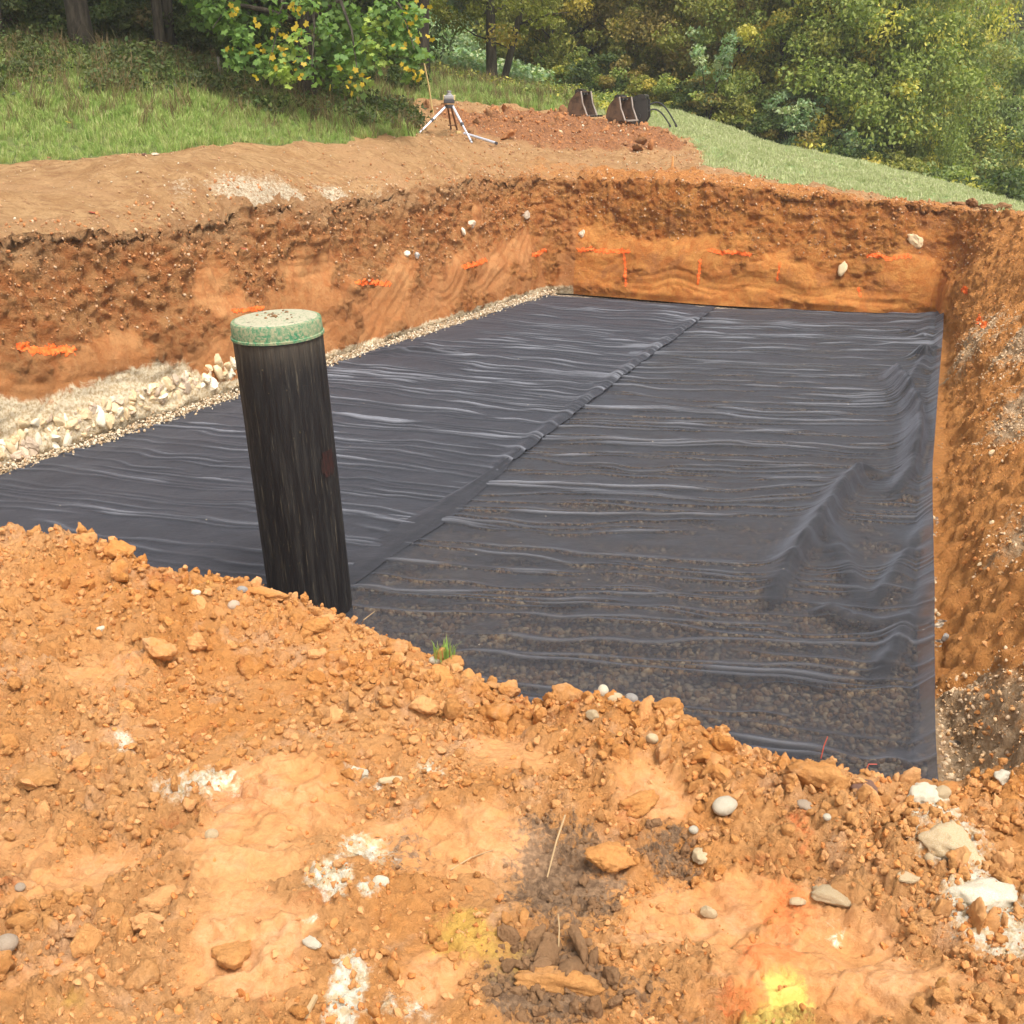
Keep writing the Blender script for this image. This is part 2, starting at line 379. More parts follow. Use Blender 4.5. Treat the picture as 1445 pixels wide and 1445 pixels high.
M['cloth_r'] = mk_cloth('geotextile_thin', (.016, .0165, .0205), .55, 1.0)
M['cloth_d'] = mk_cloth('geotextile_doubled_shade', (.013, .013, .017), .97, 1.0)  # overlap cloth, with the seam fold's shade put into its darker tone
def mk_pipe():
    m = Mat('black_corrugated_plastic', .42, .5).objco()
    st = m.noise(9, 7, .7, .2, stretch=(3.2, 3.2, .28)); st2 = m.noise(26, 6, .7, .15, stretch=(2.4, 2.4, .12), off=5); sp = m.noise(34, 6, .8, .2, off=11)
    c = m.mix(m.ramp(st, .48, .72), (.007, .006, .0065), (.022, .018, .014))
    c = m.mix(m.ramp(st2, .585, .67, 0, .55), c, (.14, .115, .075))
    c = m.mix(m.math('MULTIPLY', m.ramp(sp, .62, .70), m.ramp(m.noise(2.6, 4, .6, off=17), .46, .62)), c, (.20, .16, .075))
    sep = m.n.new('ShaderNodeSeparateXYZ'); m.l.new(m.co, sep.inputs[0])
    top = m.ramp(m.math('ADD', sep.outputs[2], m.math('MULTIPLY', st2, .5)), 2.05, 2.4, 0, .35); c = m.mix(top, c, (.20, .16, .11))
    m.color(c); m.S(m.b, 'Roughness', m.ramp(st, .3, .7, .38, .75)); m.normal(m.bump(m.math('ADD', st2, m.math('MULTIPLY', sp, .4)), .006)); return m.m
M['pipe'] = mk_pipe()
def mk_lid(name, topface):
    m = Mat(name, .6, .4).objco(); n = m.noise(11, 6, .7, .5); f = m.noise(48, 5, .75, off=4)
    c = m.mix(m.ramp(n, .4, .62), (.03, .19, .085), (.17, .25, .13))
    c = m.mix(m.ramp(f, .44 if not topface else .34, .58 if not topface else .48, 0, .72 if not topface else .95), c, (.40, .34, .20) if not topface else (.44, .39, .27))
    if topface: c = m.mix(m.ramp(m.noise(20, 6, .8, .6, off=8), .59, .64), c, (.05, .04, .03))
    m.color(c); m.normal(m.bump(f, .006)); return m.m
M['lid'] = mk_lid('green_plastic_lid', False); M['lidtop'] = mk_lid('muddy_lid_top', True)
def flat(name, c, rough=.6, spec=.4, metal=0, j=.2, scale=20):
    m = Mat(name, rough, spec).objco(); m.b.inputs['Metallic'].default_value = metal
    m.color(jit(m, m.mix(0., c, c), m.noise(scale, 5, .65), j)); return m.m
M['alu'] = flat('pale_aluminium', (.72, .74, .84), .35, .6, .25, .08)
M['steel'] = flat('dark_steel', (.05, .045, .04), .45, .5, .3, .4)
M['wood'] = flat('brown_wood', (.17, .085, .045), .7, .3, 0, .3)
M['stakewood'] = flat('pale_wood', (.55, .40, .17), .7, .3, 0, .2)
M['yellow'] = flat('yellow_plastic', (.62, .50, .22), .5, .4, 0, .1); M['dark'] = flat('dark_plastic', (.07, .065, .07), .5, .4, 0, .15); M['greyp'] = flat('grey_plastic', (.35, .33, .33), .5)
M['hose'] = flat('black_rubber_hose', (.03, .03, .03), .5)
def mk_rust():
    m = Mat('rusty_bucket_steel', .7, .3).objco(); n = m.noise(5, 6, .7, .5)
    c = m.mix(m.ramp(n, .35, .65), (.06, .036, .024), (.17, .10, .06)); m.color(c); m.normal(m.bump(n, .01)); return m.m
M['rust'] = mk_rust(); M['worn'] = flat('worn_steel_edge', (.34, .28, .23), .5, .5, .2)
def mk_bark(name, a, b):
    m = Mat(name, .9, .2); n = m.noise(7, 6, .7, .4, stretch=(1.6, 1.6, .4)); m.color(m.mix(m.ramp(n, .35, .65), a, b)); m.normal(m.bump(n, .04)); return m.m
M['bark'] = mk_bark('dark_bark', (.035, .028, .02), (.085, .07, .05)); M['bark_pale'] = mk_bark('pale_bark', (.16, .14, .11), (.28, .25, .20))
def mk_leaf(name, a, b, c3=None, trans=.35, thr=.86):
    m = Mat(name, .55, .3); t = m.attr('tint'); k = m.attr('clump'); r = m.rand()
    c = m.mix(t, a, b)
    if c3: c = m.mix(m.ramp(m.math('ADD', k, m.math('MULTIPLY', t, .25)), thr, thr + .2), c, c3)
    c = jit(m, c, k, .22); c = jit(m, c, r, .12); m.color(c)
    tl = m.n.new('ShaderNodeBsdfTranslucent'); m.S(tl, 0, m.mix(1., c, (1.1, 1.25, .5), 'MULTIPLY')); mx = m.n.new('ShaderNodeMixShader'); mx.inputs[0].default_value = trans
    m.l.new(m.b.outputs[0], mx.inputs[1]); m.l.new(tl.outputs[0], mx.inputs[2]); m.l.new(mx.outputs[0], m.out.inputs[0]); return m.m
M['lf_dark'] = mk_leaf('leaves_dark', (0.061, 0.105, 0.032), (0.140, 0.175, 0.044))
M['lf_maple'] = mk_leaf('leaves_maple', (0.107, 0.206, 0.048), (0.225, 0.350, 0.077), (0.334, 0.412, 0.088), .4)
M['lf_yellow'] = mk_leaf('leaves_yellow', (.46, .31, .025), (.60, .44, .05), None, .35)
M['lf_olive'] = mk_leaf('leaves_olive', (0.193, 0.221, 0.053), (0.385, 0.351, 0.073), (0.553, 0.420, 0.084))
M['lf_green'] = mk_leaf('leaves_green', (0.177, 0.239, 0.063), (0.351, 0.382, 0.084), (0.552, 0.478, 0.095))
M['lf_rust'] = mk_leaf('leaves_rusty', (0.254, 0.221, 0.063), (0.431, 0.305, 0.084), (0.254, 0.327, 0.073))
M['lf_pale'] = mk_leaf('leaves_pale', (0.255, 0.412, 0.199), (0.411, 0.504, 0.287), (0.480, 0.504, 0.287))
M['lf_conifer'] = mk_leaf('needles_dark', (0.035, 0.061, 0.028), (0.079, 0.114, 0.049), None, .1)
M['lf_wood'] = mk_leaf('leaves_wood', (.07, .095, .03), (.125, .15, .045), (.16, .12, .05))
M['lf_twin'] = mk_leaf('leaves_twin', (0.205, 0.234, 0.043), (0.348, 0.332, 0.060), (0.410, 0.292, 0.068), .45)
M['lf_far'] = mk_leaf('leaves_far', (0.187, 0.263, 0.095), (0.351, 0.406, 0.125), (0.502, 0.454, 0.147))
def mk_grass(name, a, b, c3):
    m = Mat(name, .6, .25); r = m.rand(); t = m.attr('tint')
    c = m.mix(r, a, b); c = m.mix(m.ramp(m.math('ADD', t, m.math('MULTIPLY', r, .4)), .75, 1.2), c, c3); m.color(c)
    tl = m.n.new('ShaderNodeBsdfTranslucent'); m.S(tl, 0, c); mx = m.n.new('ShaderNodeMixShader'); mx.inputs[0].default_value = .35
    m.l.new(m.b.outputs[0], mx.inputs[1]); m.l.new(tl.outputs[0], mx.inputs[2]); m.l.new(mx.outputs[0], m.out.inputs[0]); return m.m
M['grass'] = mk_grass('fresh_grass', (.25, .38, .08), (.40, .48, .13), (.52, .50, .22))
M['grass_dry'] = mk_grass('dry_grass', (.20, .135, .06), (.30, .21, .10), (.15, .16, .06))
M['grass_mead'] = mk_grass('meadow_grass', (.42, .47, .20), (.55, .58, .28), (.60, .58, .34))
def mk_paint():
    m = Mat('neon_orange_spray', .7, .3); n = m.noise(28, 6, .7)
    m.color(m.mix(m.ramp(n, .35, .62), (.75, .095, .014), (.95, .20, .035))); return m.m
M['paint'] = mk_paint()
M['leafred'] = flat('red_leaf', (.35, .06, .03), .6); M['root'] = flat('pale_root', (.42, .28, .14), .8); M['flower'] = flat('white_petal', (.8, .8, .76), .7)
M['hay'] = flat('red_fibre', (.6, .1, .06), .6)

# ------------------------------------------------------------------ pit outline (base on the floor, lip at the top), closed loop
ZF = -1.85
# bx, by, lx, ly, lz, section 0 left 1 back 2 right 3 near
def lipz(x, y, py):         # height that brings a point at (x, y) to that row of the photo
    k = math.tan(math.atan2(722.5 - py, F_PX) - PITCH); return CZ + k * y
def LB(px, py, dx, dy, pyl):
    b = onz(px, py, ZF); x, y = b[0] + dx, b[1] + dy
    return (b[0], b[1], x, y, lipz(x, y, pyl))
nodes = [(-5.4, 4.4, -6.4, 4.0, .0, 3), (-7.4, 5.4, -8.3, 5.2, .15, 0)]
for px, py, pyl in ((-230, 738, 372), (0, 668, 346), (150, 620, 330), (335, 556, 322), (465, 512, 300), (620, 463, 274), (715, 432, 262)):
    nodes.append(LB(px, py, -.34, .2, pyl) + (0,))
nodes.append(LB(766, 416, -.12, .22, 257) + (0,))
nodes.append(LB(783, 413, .10, .35, 257) + (1,))
for px, py, pyl in ((860, 419, 258), (1005, 431, 266), (1150, 438, 283), (1280, 443, 298)):
    nodes.append(LB(px, py, .12, .34, pyl) + (1,))
nodes.append(LB(1318, 441, .20, .35, 302) + (1,))
nodes.append(LB(1328, 452, .62, .22, 303) + (2,))
nodes += [(6.35, 16.2, 7.45, 16.1, -.1, 2), (5.55, 14.1, 6.95, 13.9, .03, 2), (4.9, 12.3, 6.55, 12.0, .05, 2), (3.92, 9.8, 5.8, 9.2, .0, 2), (3.2, 7.9, 5.2, 7.2, 0, 2), (2.62, 6.3, 4.6, 5.4, 0, 2), (2.27, 5.1, 4.1, 4.1, 0, 2), (1.95, 4.0, 3.5, 3.2, 0, 2),
          (1.55, 3.45, 2.7, 2.5, 0, 3), (1.25, 3.42, 1.5, 2.36, .0, 3)]
crest = [(1300, 1088), (1150, 1052), (1000, 1004), (850, 978), (700, 932), (560, 890), (430, 840), (330, 812), (200, 802), (0, 738)]
for px, py in crest:
    q = onz(px, py + 6, .03); nodes.append((q[0] + .33, q[1] + .98, q[0], q[1], .03, 3))
nodes.append((-2.6, 5.2, -2.9, 4.35, .05, 3)); nodes.append((-4.0, 4.9, -4.3, 4.1, .05, 3))
P = np.array([n[:5] for n in nodes]); SEC = np.array([n[5] for n in nodes])
def chaikin(A, sec, it=2):
    for _ in range(it):
        B = np.roll(A, -1, 0); q = A * .78 + B * .22; r = A * .22 + B * .78
        A = np.stack([q, r], 1).reshape(-1, A.shape[1]); sec = np.repeat(sec, 2)
    return A, sec
PC, SC_ = chaikin(P, SEC)
LIP = PC[:, 2:4]; BASE = PC[:, 0:2]
def sdist(x, y, poly):
    """signed distance to a closed polygon, positive outside"""
    x = np.asarray(x, float); y = np.asarray(y, float); d = np.full(x.shape, 1e9); ins = np.zeros(x.shape, bool)
    for i in range(len(poly)):
        ax, ay = poly[i]; bx, by = poly[(i + 1) % len(poly)]; ex, ey = bx - ax, by - ay; L2 = ex * ex + ey * ey + 1e-12
        t = np.clip(((x - ax) * ex + (y - ay) * ey) / L2, 0, 1); d = np.minimum(d, (x - ax - t * ex) ** 2 + (y - ay - t * ey) ** 2)
        if ay != by:
            c = ((ay > y) != (by > y)) & (x < (bx - ax) * (y - ay) / (by - ay) + ax); ins ^= c
    d = np.sqrt(d); return np.where(ins, -d, d)

# ------------------------------------------------------------------ terrain height (thin plate through control points)
ctl = []
for px, py, Y in [(0, 300, 12.2), (0, 232, 15), (250, 215, 16), (250, 260, 13.8), (420, 205, 17.8), (400, 262, 14.9), (590, 195, 20.4), (0, 150, 17.2), (0, 80, 19.6), (150, 88, 20.2), (300, 110, 20.8), (520, 140, 23), (420, 130, 22),
                  (705, 123, 34), (600, 105, 30), (635, 203, 22), (690, 207, 21.6), (760, 222, 21.5), (820, 176, 26), (880, 184, 25.3), (930, 172, 30), (850, 140, 36), (780, 132, 40),
                  (1000, 250, 20.3), (1000, 196, 28), (1050, 190, 33.5), (1100, 216, 32.5), (1180, 240, 31.5), (1250, 254, 31), (1345, 285, 28.5), (1445, 302, 26), (1150, 262, 21.6), (1280, 283, 20.6), (1400, 300, 19.6), (600, 62, 45), (700, 60, 52)]:
    ctl.append(aty(px, py, Y))
for n in nodes: ctl.append(np.array((n[2], n[3], n[4])))
ctl += [np.array(c, float) for c in [(0, 0, -.02), (-3, 0, 0), (3, 0, 0), (-3, 2, .02), (0, 1.6, 0), (1, 1.5, 0), (-1, 1.5, .02), (-6, 0, .1), (6, 1, -.1), (-10, 5, .6), (8, 6, -.2), (9.5, 11, -.6), (14, 12, -2), (12, 20, -1.4), (16, 24, -3.2), (14, 33, -3.6), (12, 38, -3.5), (8, 42, -2.6), (3, 44, .2), (22, 35, -7), (20, 50, -8), (10, 55, -5),
        (-14, 12, 1.8), (-14, 20, 2.6), (-12, 28, 2.6), (-6, 28, 2.3), (-20, 30, 4), (-10, 45, 5), (0, 60, 6), (-25, 10, 4), (-25, 60, 14), (0, -20, 0), (-20, -20, 3), (20, -20, -3), (35, 10, -8), (40, 60, -9), (20, 80, -2), (60, 90, 2), (0, 90, 14), (-30, 100, 24), (20, 120, 16), (60, 140, 18), (100, 100, 8), (100, 20, -10), (-70, 60, 28), (-70, 0, 14), (0, 160, 32), (-60, 160, 42), (100, 180, 30)]]
ctl = np.array(ctl)
def tps_fit(c, lam=.02):
    X = c[:, :2] / 20; n = len(X); r2 = ((X[:, None] - X[None]) ** 2).sum(-1); K = .5 * r2 * np.log(r2 + 1e-12) + lam * .01 * np.eye(n)
    A = np.zeros((n + 3, n + 3)); A[:n, :n] = K; A[:n, n] = 1; A[:n, n + 1:] = X; A[n, :n] = 1; A[n + 1:, :n] = X.T
    return X, np.linalg.solve(A, np.concatenate([c[:, 2], np.zeros(3)]))
TX, TW = tps_fit(ctl)
def H0(x, y):
    x = np.asarray(x, float) / 20; y = np.asarray(y, float) / 20; z = TW[-3] + TW[-2] * x + TW[-1] * y
    for i in range(len(TX)):
        r2 = (x - TX[i, 0]) ** 2 + (y - TX[i, 1]) ** 2; z = z + TW[i] * .5 * r2 * np.log(r2 + 1e-12)
    far = np.hypot(x * 20, y * 20); k = sst(170, 240, far)
    return np.clip(z, -16, 60) * (1 - k) + 8 * k
def polymask(x, y, pts, soft):
    return 1 - sst(-soft, soft, sdist(x, y, np.array(pts)))
GL = [aty(px, py, Y)[:2] for px, py, Y in ((-300, 262, 13.6), (0, 232, 15), (120, 222, 15.5), (250, 213, 16), (420, 205, 17.8), (520, 200, 19), (572, 191, 20.2), (583, 178, 22.2), (572, 164, 24.2), (640, 164, 25.2), (720, 158, 26.5), (790, 156, 27.5), (850, 168, 27.8), (925, 176, 27.5), (985, 214, 24), (1000, 243, 20.9), (1090, 262, 20.5), (1230, 281, 20.4), (1345, 294, 20))]
GP = GL + [(9.2, 18.), (8.6, 14), (9.5, 6), (9, 0), (40, -40), (250, -200), (260, 260), (-260, 260), (-260, -60), (-14, -10), (-12, 8)]
SPOIL = [aty(px, py, Y)[:2] for px, py, Y in ((600, 174, 23.8), (665, 190, 22.8), (760, 212, 22.2), (900, 222, 22.5), (975, 218, 23.3), (930, 192, 25.8), (800, 168, 26.4), (700, 163, 25.2))]
def masks(x, y):
    g = 1 - sst(-.12, .12, sdist(x, y, np.array(GP)) + .34 * fbm(x * 1.6, y * 1.6, o=4, s=191, g=.6) * sst(40, 30, y))
    br = polymask(x, y, SPOIL, .5)
    br = np.maximum(br, .40 * sst(-4.5, -1., x) * sst(15.5, 18.5, y) * sst(34, 27, y))
    mead = sst(1.5, 4.0, x + (y - 20) * .05 + np.maximum(0, y - 33) * -.3) * sst(10, 14, y)
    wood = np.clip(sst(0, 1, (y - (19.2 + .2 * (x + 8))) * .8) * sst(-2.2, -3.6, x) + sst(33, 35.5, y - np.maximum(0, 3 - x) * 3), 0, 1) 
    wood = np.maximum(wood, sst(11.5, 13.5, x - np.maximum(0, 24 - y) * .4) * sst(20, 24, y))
    p1 = aty(335, 293, 14.0); p2 = aty(520, 268, 16.0)
    t = np.clip(((x - p1[0]) * (p2[0] - p1[0]) + (y - p1[1]) * (p2[1] - p1[1])) / ((p2[0] - p1[0]) ** 2 + (p2[1] - p1[1]) ** 2), -.1, 1.1)
    dp = np.hypot(x - p1[0] - t * (p2[0] - p1[0]), y - p1[1] - t * (p2[1] - p1[1])); pale = np.exp(-(dp / .62) ** 2) * (.95 + .7 * vn(x * 2.2, y * 2.2, s=193))
    orange = sst(-1.5, 1.0, x - .1 * (y - 20)) * (1 - sst(.1, 1.6, sdist(x, y, LIP))) * sst(4, 6, y)
    return g, br, mead, wood, pale, orange
def Hn(x, y):
    """surface relief added to the ground, shared by everything that meets it"""
    g, br, mead, wood, pale, orange = masks(x, y)
    dirt = 1 - g
    z = fbm(x * .9, y * .9, o=4, s=3) * .05 * (1 + 1.5 * wood)
    z = z + dirt * (fbm(x * 4, y * 2.4, o=4, s=9) * .045 + .05 * sst(.1, .35, fbm(x * 2.3, y * 1.5, o=4, s=10, g=.6)) + .012 * vn(x * 11, y * 11, s=8))
    c1, c2, rid = cell(x * 3.3, y * 3.3, 5)
    z = z + br * (.04 + .20 * np.maximum(0, fbm(x * 1.3, y * 1.3, o=3, s=21)) + .13 * rid * sst(.65, .1, c1) + .10 * fbm(x * 5, y * 5, o=4, s=31, ridged=True))
    return z
def GZ(x, y):
    x = np.atleast_1d(np.asarray(x, float)); y = np.atleast_1d(np.asarray(y, float)); return H0(x, y) + Hn(x, y)
def gz(x, y): return float(GZ(x, y)[0])

def axis(lo, hi, flo, fhi, d, grow):
    a = list(np.arange(flo, fhi, d)); s = d
    while a[-1] < hi: s *= grow; a.append(a[-1] + s)
    s = d
    while a[0] > lo: s *= grow; a.insert(0, a[0] - s)
    return np.array(a)
ax = axis(-260, 260, -9.5, 12.5, .085, 1.09); ay = axis(-120, 330, 10, 29, .075, 1.075)
X, Y = np.meshgrid(ax, ay); x = X.ravel(); y = Y.ravel()
sd = np.where((x > -12) & (x < 12) & (y > -2) & (y < 24), 0, 9.)
near = sd == 0; sd[near] = sdist(x[near], y[near], LIP)
g, br, mead, wood, pale, orange = masks(x, y)
z = H0(x, y) + Hn(x, y)
# the ground sheet dips under the denser patches along the pit edge and at the camera's feet
z = z - np.clip((.42 - sd) * 6, 0, 3.2)
ff = sst(0, .25, np.minimum(1.05 + .55 * y - np.abs(x), np.minimum(y - .75, 4.9 - y))); z = z - .35 * ff
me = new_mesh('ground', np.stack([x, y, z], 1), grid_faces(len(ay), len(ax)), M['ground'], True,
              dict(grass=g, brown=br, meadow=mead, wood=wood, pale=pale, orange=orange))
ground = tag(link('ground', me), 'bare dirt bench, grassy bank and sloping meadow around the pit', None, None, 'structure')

# ------------------------------------------------------------------ pit walls: one strip round the pit, split in four
seg = np.hypot(*(np.roll(BASE, -1, 0) - BASE).T) * .5 + np.hypot(*(np.roll(LIP, -1, 0) - LIP).T) * .5
cum = np.concatenate([[0], np.cumsum(seg)]); PCc = np.vstack([PC, PC[:1]])
scrapes = [  # section-0/1 scrape marks: px, py, half-length (m), half-height (m), angle, curvature   (positions looked up in the photo)
    (60, 560, 1.0, .22, -.35, .3), (40, 590, .6, .2, .9, .5), (170, 540, .6, .12, -.2, .2), (230, 540, .5, .2, .5, .4), (270, 505, .5, .14, .25, .3), (440, 380, .75, .16, .05, .25), (545, 420, .8, .30, .9, .5), (620, 400, .8, .28, .8, .4),
    (690, 385, .9, .25, .7, .5), (740, 350, .5, .3, 1.1, .4), (510, 470, .6, .2, 1.0, .6),
    (960, 395, 1.3, .17, -.12, -.35), (1060, 400, .9, .14, -.15, -.3), (1150, 410, 1.2, .12, -.12, .2), (860, 380, .5, .2, .3, .3), (1230, 425, .6, .1, 0, .1)]
def wall_pos(s, t):
    """un-displaced wall: s metres along the loop, t 0 (floor) .. 1 (lip) .. 2 (1 m out on the ground)"""
    c = [np.interp(s, cum, PCc[:, k]) for k in range(5)]
    c2 = [np.interp((s + .05) % cum[-1], cum, PCc[:, k]) for k in range(2, 4)]; c1 = [np.interp((s - .05) % cum[-1], cum, PCc[:, k]) for k in range(2, 4)]
    dx, dy = c2[0] - c1[0], c2[1] - c1[1]; L = np.hypot(dx, dy) + 1e-9; nx, ny = -dy / L, dx / L     # outward (loop runs clockwise seen from above)
    return c, nx, ny
_t = wall_pos(np.array([cum[6]]), 0); _c, _nx, _ny = _t
if sdist(np.array([_c[2][0] + _nx[0] * .3]), np.array([_c[3][0] + _ny[0] * .3]), LIP)[0] < 0: OUT = -1
else: OUT = 1
def scrape_sites():
    out = []
    for (px, py, hl, hh, an, cu) in scrapes:
        # march the ray until it crosses the wall's undisplaced surface
        a, yy, d = ray(px, py); best = None
        for s in np.arange(0, cum[-1], .1):
            c, nx, ny = wall_pos(np.array([s]), 0)
            mx, my = (c[0][0] + c[2][0]) / 2, (c[1][0] + c[3][0]) / 2
            e = abs(mx / my - a / yy)
            if my > 6 and mx < 8 and (best is None or e < best[0]):
                secn = SC_[min(np.searchsorted(cum, s, 'right') - 1, len(SC_) - 1)]
                if secn in (0, 1) and (secn == 1) == (px > 775): best = (e, s, my, c[4][0])
        if best:
            z = CZ + d / yy * best[2]; out.append((best[1], (z - ZF), hl, hh, an, cu))
    return out
SITES = scrape_sites()
def wall_surface(s, t):
    c, nx, ny = wall_pos(s, t); nx = nx * OUT; ny = ny * OUT
    bx, by, lx, ly, lz = c
    tf = np.clip(t, 0, 1); to = np.clip(t - 1, 0, 1)
    secf = SC_[np.clip(np.searchsorted(cum, s, 'right') - 1, 0, len(SC_) - 1)]
    isr = (secf == 2).astype(float); isr = np.interp(s, np.linspace(0, cum[-1], 600), np.convolve(np.pad((SC_[np.clip(np.searchsorted(cum, np.linspace(0, cum[-1], 600), 'right') - 1, 0, len(SC_) - 1)] == 2).astype(float), 4, 'edge'), np.ones(9) / 9, 'valid'))
    isn = (secf == 3).astype(float)
    g_ = tf ** 1.15
    x = bx + (lx - bx) * g_ + nx * to * 1.0; y = by + (ly - by) * g_ + ny * to * 1.0
    rnd = 1 - np.clip((tf - .82) / .18, 0, 1) ** 2 * .06
    zl = np.where(t > 1, H0(x, y) + Hn(x, y), 0)
    lipH = H0(lx, ly) + Hn(lx, ly)
    z = np.where(t > 1, zl + .015 - .06 * sst(.65, 1., to), ZF + (lipH - ZF + .015) * tf * rnd / 1.0)
    z = np.where((t <= 1) & (t > .82), lerp(z, ZF + (lipH - ZF + .015) * tf, sst(.82, 1, tf)), z)
    hm = (z - ZF)
    # ---- relief along the outward normal (negative = bulges into the pit)
    n3 = lambda f, o, sd_, g=.55, r=False: fbm(x * f, y * f, z * f, o=o, s=sd_, g=g, ridged=r)
    big = n3(.9, 3, 3) * .10
    midn = n3(3.5, 5, 13, .6, True) * .055; fine = n3(13, 4, 23, .65) * .03
    sm = np.zeros_like(x); gr = np.zeros_like(x); dep = np.zeros_like(x)
    for i, (s0, h0, hl, hh, an, cu) in enumerate(SITES):
        an, cu = an * .55, cu * .4; ds = (s - s0); near = np.abs(ds) < 2.0
        if not near.any(): continue
        ds = ds[near]; dh = hm[near] - h0; wob = .10 * vn(ds * 2, dh * 2, s=i + 50)
        u = ds * cos(an) + dh * sin(an); v = -ds * sin(an) + dh * cos(an) - cu * u * u + wob
        m_ = sst(1.2, .7, np.sqrt((u / hl) ** 2 + (v / hh) ** 2) + .25 * vn(ds * 5, dh * 5, s=i + 80))
        ph = v * 42 + 1.2 * vn(u * 1.6, v * 14, s=i + 90)
        prof = np.abs((ph / (2 * pi)) % 1 - .5) * 2 * (.4 + .6 * vn(v * 21 + 7, u * .8, s=i + 99) ** 2)
        sm[near] = np.maximum(sm[near], m_); gr[near] = np.maximum(gr[near], prof ** 3 * m_)
        dep[near] = np.where(m_ > .02, np.maximum(dep[near], m_ * (.022 + .032 * prof)), dep[near])
    low = sst(.66, .52, tf + .22 * vn(s * 1.1, hm * 1.5, s=61) + .10 * vn(s * 4, hm * 4, s=62)); sm_n = np.clip(sst(-.40, .15, vn(s * 1.1, hm * 2.6, s=71) + .6 * vn(s * 3.4, hm * 5, s=72)) * low * (1 - isr) * .92, 0, 1)
    wa = .5 + .9 * vn(s * .55, hm * .9, s=63); wph = (hm * np.cos(wa) - s * np.sin(wa) * .55) * 34 + 6 * vn(s * .7, hm * 1.1, s=64) + 1.2 * vn(s * 2.0, hm * 3, s=65)
    swp = (1 - .7 * (secf == 1)) * (.5 + .5 * np.sin(wph)) ** 6 * sst(-.05, .4, vn(s * 1.2, hm * 3.0, s=68)) * sst(-.5, .3, vn(s * 3.4, hm * 6.0, s=69)) * sm_n
    gr = np.maximum(gr, swp); dep = dep + swp * .016
    sm = np.clip(np.maximum(sm, sm_n * (t < 1)), 0, 1)
    jw = .8 * vn(s * 3.1, hm * 3.3, s=46); jv = .8 * vn(s * 3.3, hm * 2.9, s=47)
    clod1, _, rid = cell(s * 4.2 + jw, hm * 6.0 + jv, 7); lump = (rid * sst(.75, .15, clod1)) * .062 * (.35 + .9 * sst(-.3, .4, vn(s * 1.3, hm * 2.1, s=48)))
    clod2, _, rid2 = cell(s * 11, hm * 12, 17); lump2 = rid2 * sst(.75, .1, clod2) * .035
    rill = fbm(s * 5.5 + .6 * hm, hm * .7, o=4, s=41, g=.6, ridged=True) * .06
    rough = 1 - sm * .88
    gully = vn(s * 2.6, hm * .5, s=44) * .05 + vn(s * 7.5, hm * .9, s=45) * .045 + np.abs(vn(s * 14, hm * 1.6, s=49)) * .03
    top = sst(.5, .8, tf)
    d = big + (midn + fine) * rough * 1.35 - (lump * (.45 + .55 * top) + lump2 * 1.3) * rough * (1 - .35 * (secf == 1)) * (1 - .45 * isr) * (1 - .3 * isr) + dep + isr * rill + gully * top * (1 - isr)
    # stepped ledge where the clay breaks off above the scraped band
    d = d + .09 * sst(.35, .6, tf + .12 * vn(s * 1.7, hm, s=66)) * (1 - isr) - .05
    d = d + isr * .15 * sst(.4, .05, tf)
    fade = np.where(t > 1, 1 - sst(0, .35, to), 1.) * sst(0, .06, tf) 
    # normal of the face
    fx, fz = 1.0, 0.0
    off = np.hypot(lx - bx, ly - by); tilt = np.arctan2(off, lz - ZF); nh = np.cos(tilt); nz = -np.sin(tilt)
    nzz = np.where(t > 1, -1., nz); nhh = np.where(t > 1, .3, nh)
    x = x + nx * d * fade * nhh; y = y + ny * d * fade * nhh; z = z + d * fade * nzz
    z = z - isn * (.14 + .24 * sst(.6, 1.0, t))
    a_ch = np.clip(sst(.42, .20, tf + .08 * vn(s * 2.1, hm, s=67)) * (secf == 0) * sst(13.6, 11.6, y + 0 * x) * 1.15 + sst(.13, .03, tf) * (secf == 0) * .85, 0, 1.2)
    gy = np.zeros_like(x)
    for (cx, cy, cr) in ((.55, 11.6, 1.0), (.5, 9.4, 1.1), (.22, 13.5, .9), (.45, 6.9, .6), (.08, 5.1, .8), (.75, 5.3, .55)):
        gy = np.maximum(gy, isr * np.exp(-(((tf - cx) / .26) ** 2 + ((y - cy + .8 * (tf - cx)) / cr) ** 2)) * (1 + .5 * vn(s * 5, hm * 1.2, s=59)))
    orange = np.clip((secf == 1) * 1. + isr, 0, 1) * np.where(secf == 0, 0, 1)
    orange = np.maximum(orange, (secf == 0) * sst(-1.4, .6, x) * .6 * (1 - sm))
    g_m, br_m, md_m, wd_m, pl_m, _o = masks(x, y)
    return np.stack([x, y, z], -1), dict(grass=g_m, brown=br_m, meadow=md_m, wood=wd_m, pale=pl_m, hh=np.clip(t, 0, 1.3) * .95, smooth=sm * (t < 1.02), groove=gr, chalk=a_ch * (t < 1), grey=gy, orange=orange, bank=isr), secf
tt = np.concatenate([np.linspace(0, 1, 88), np.linspace(1, 2, 34)[1:]])
ss = []; s = 0.
while s < cum[-1]:
    k = SC_[min(np.searchsorted(cum, s, 'right') - 1, len(SC_) - 1)]; ss.append(s); s += {0: .024, 1: .028, 2: .024, 3: .07}[int(k)]
ss = np.array(ss + [cum[-1] - 1e-6]); Sg, Tg = np.meshgrid(ss, tt, indexing='ij')
WP, WA, WS = wall_surface(Sg.ravel(), Tg.ravel())
nT = len(tt); SgF, TgF = Sg.ravel(), Tg.ravel(); allF = grid_faces(len(ss), nT); fsec = WS[allF[:, 0]]
if OUT == 1: allF = allF[:, ::-1]
wl_info = {0: 'left pit wall of orange clay with bucket scrapes and a white chalky foot', 1: 'far end wall of the pit in deep orange clay', 2: 'sloping right bank of the pit in raked orange soil and gravel', 3: 'near side of the pit under the clay heap'}
WALL = {}
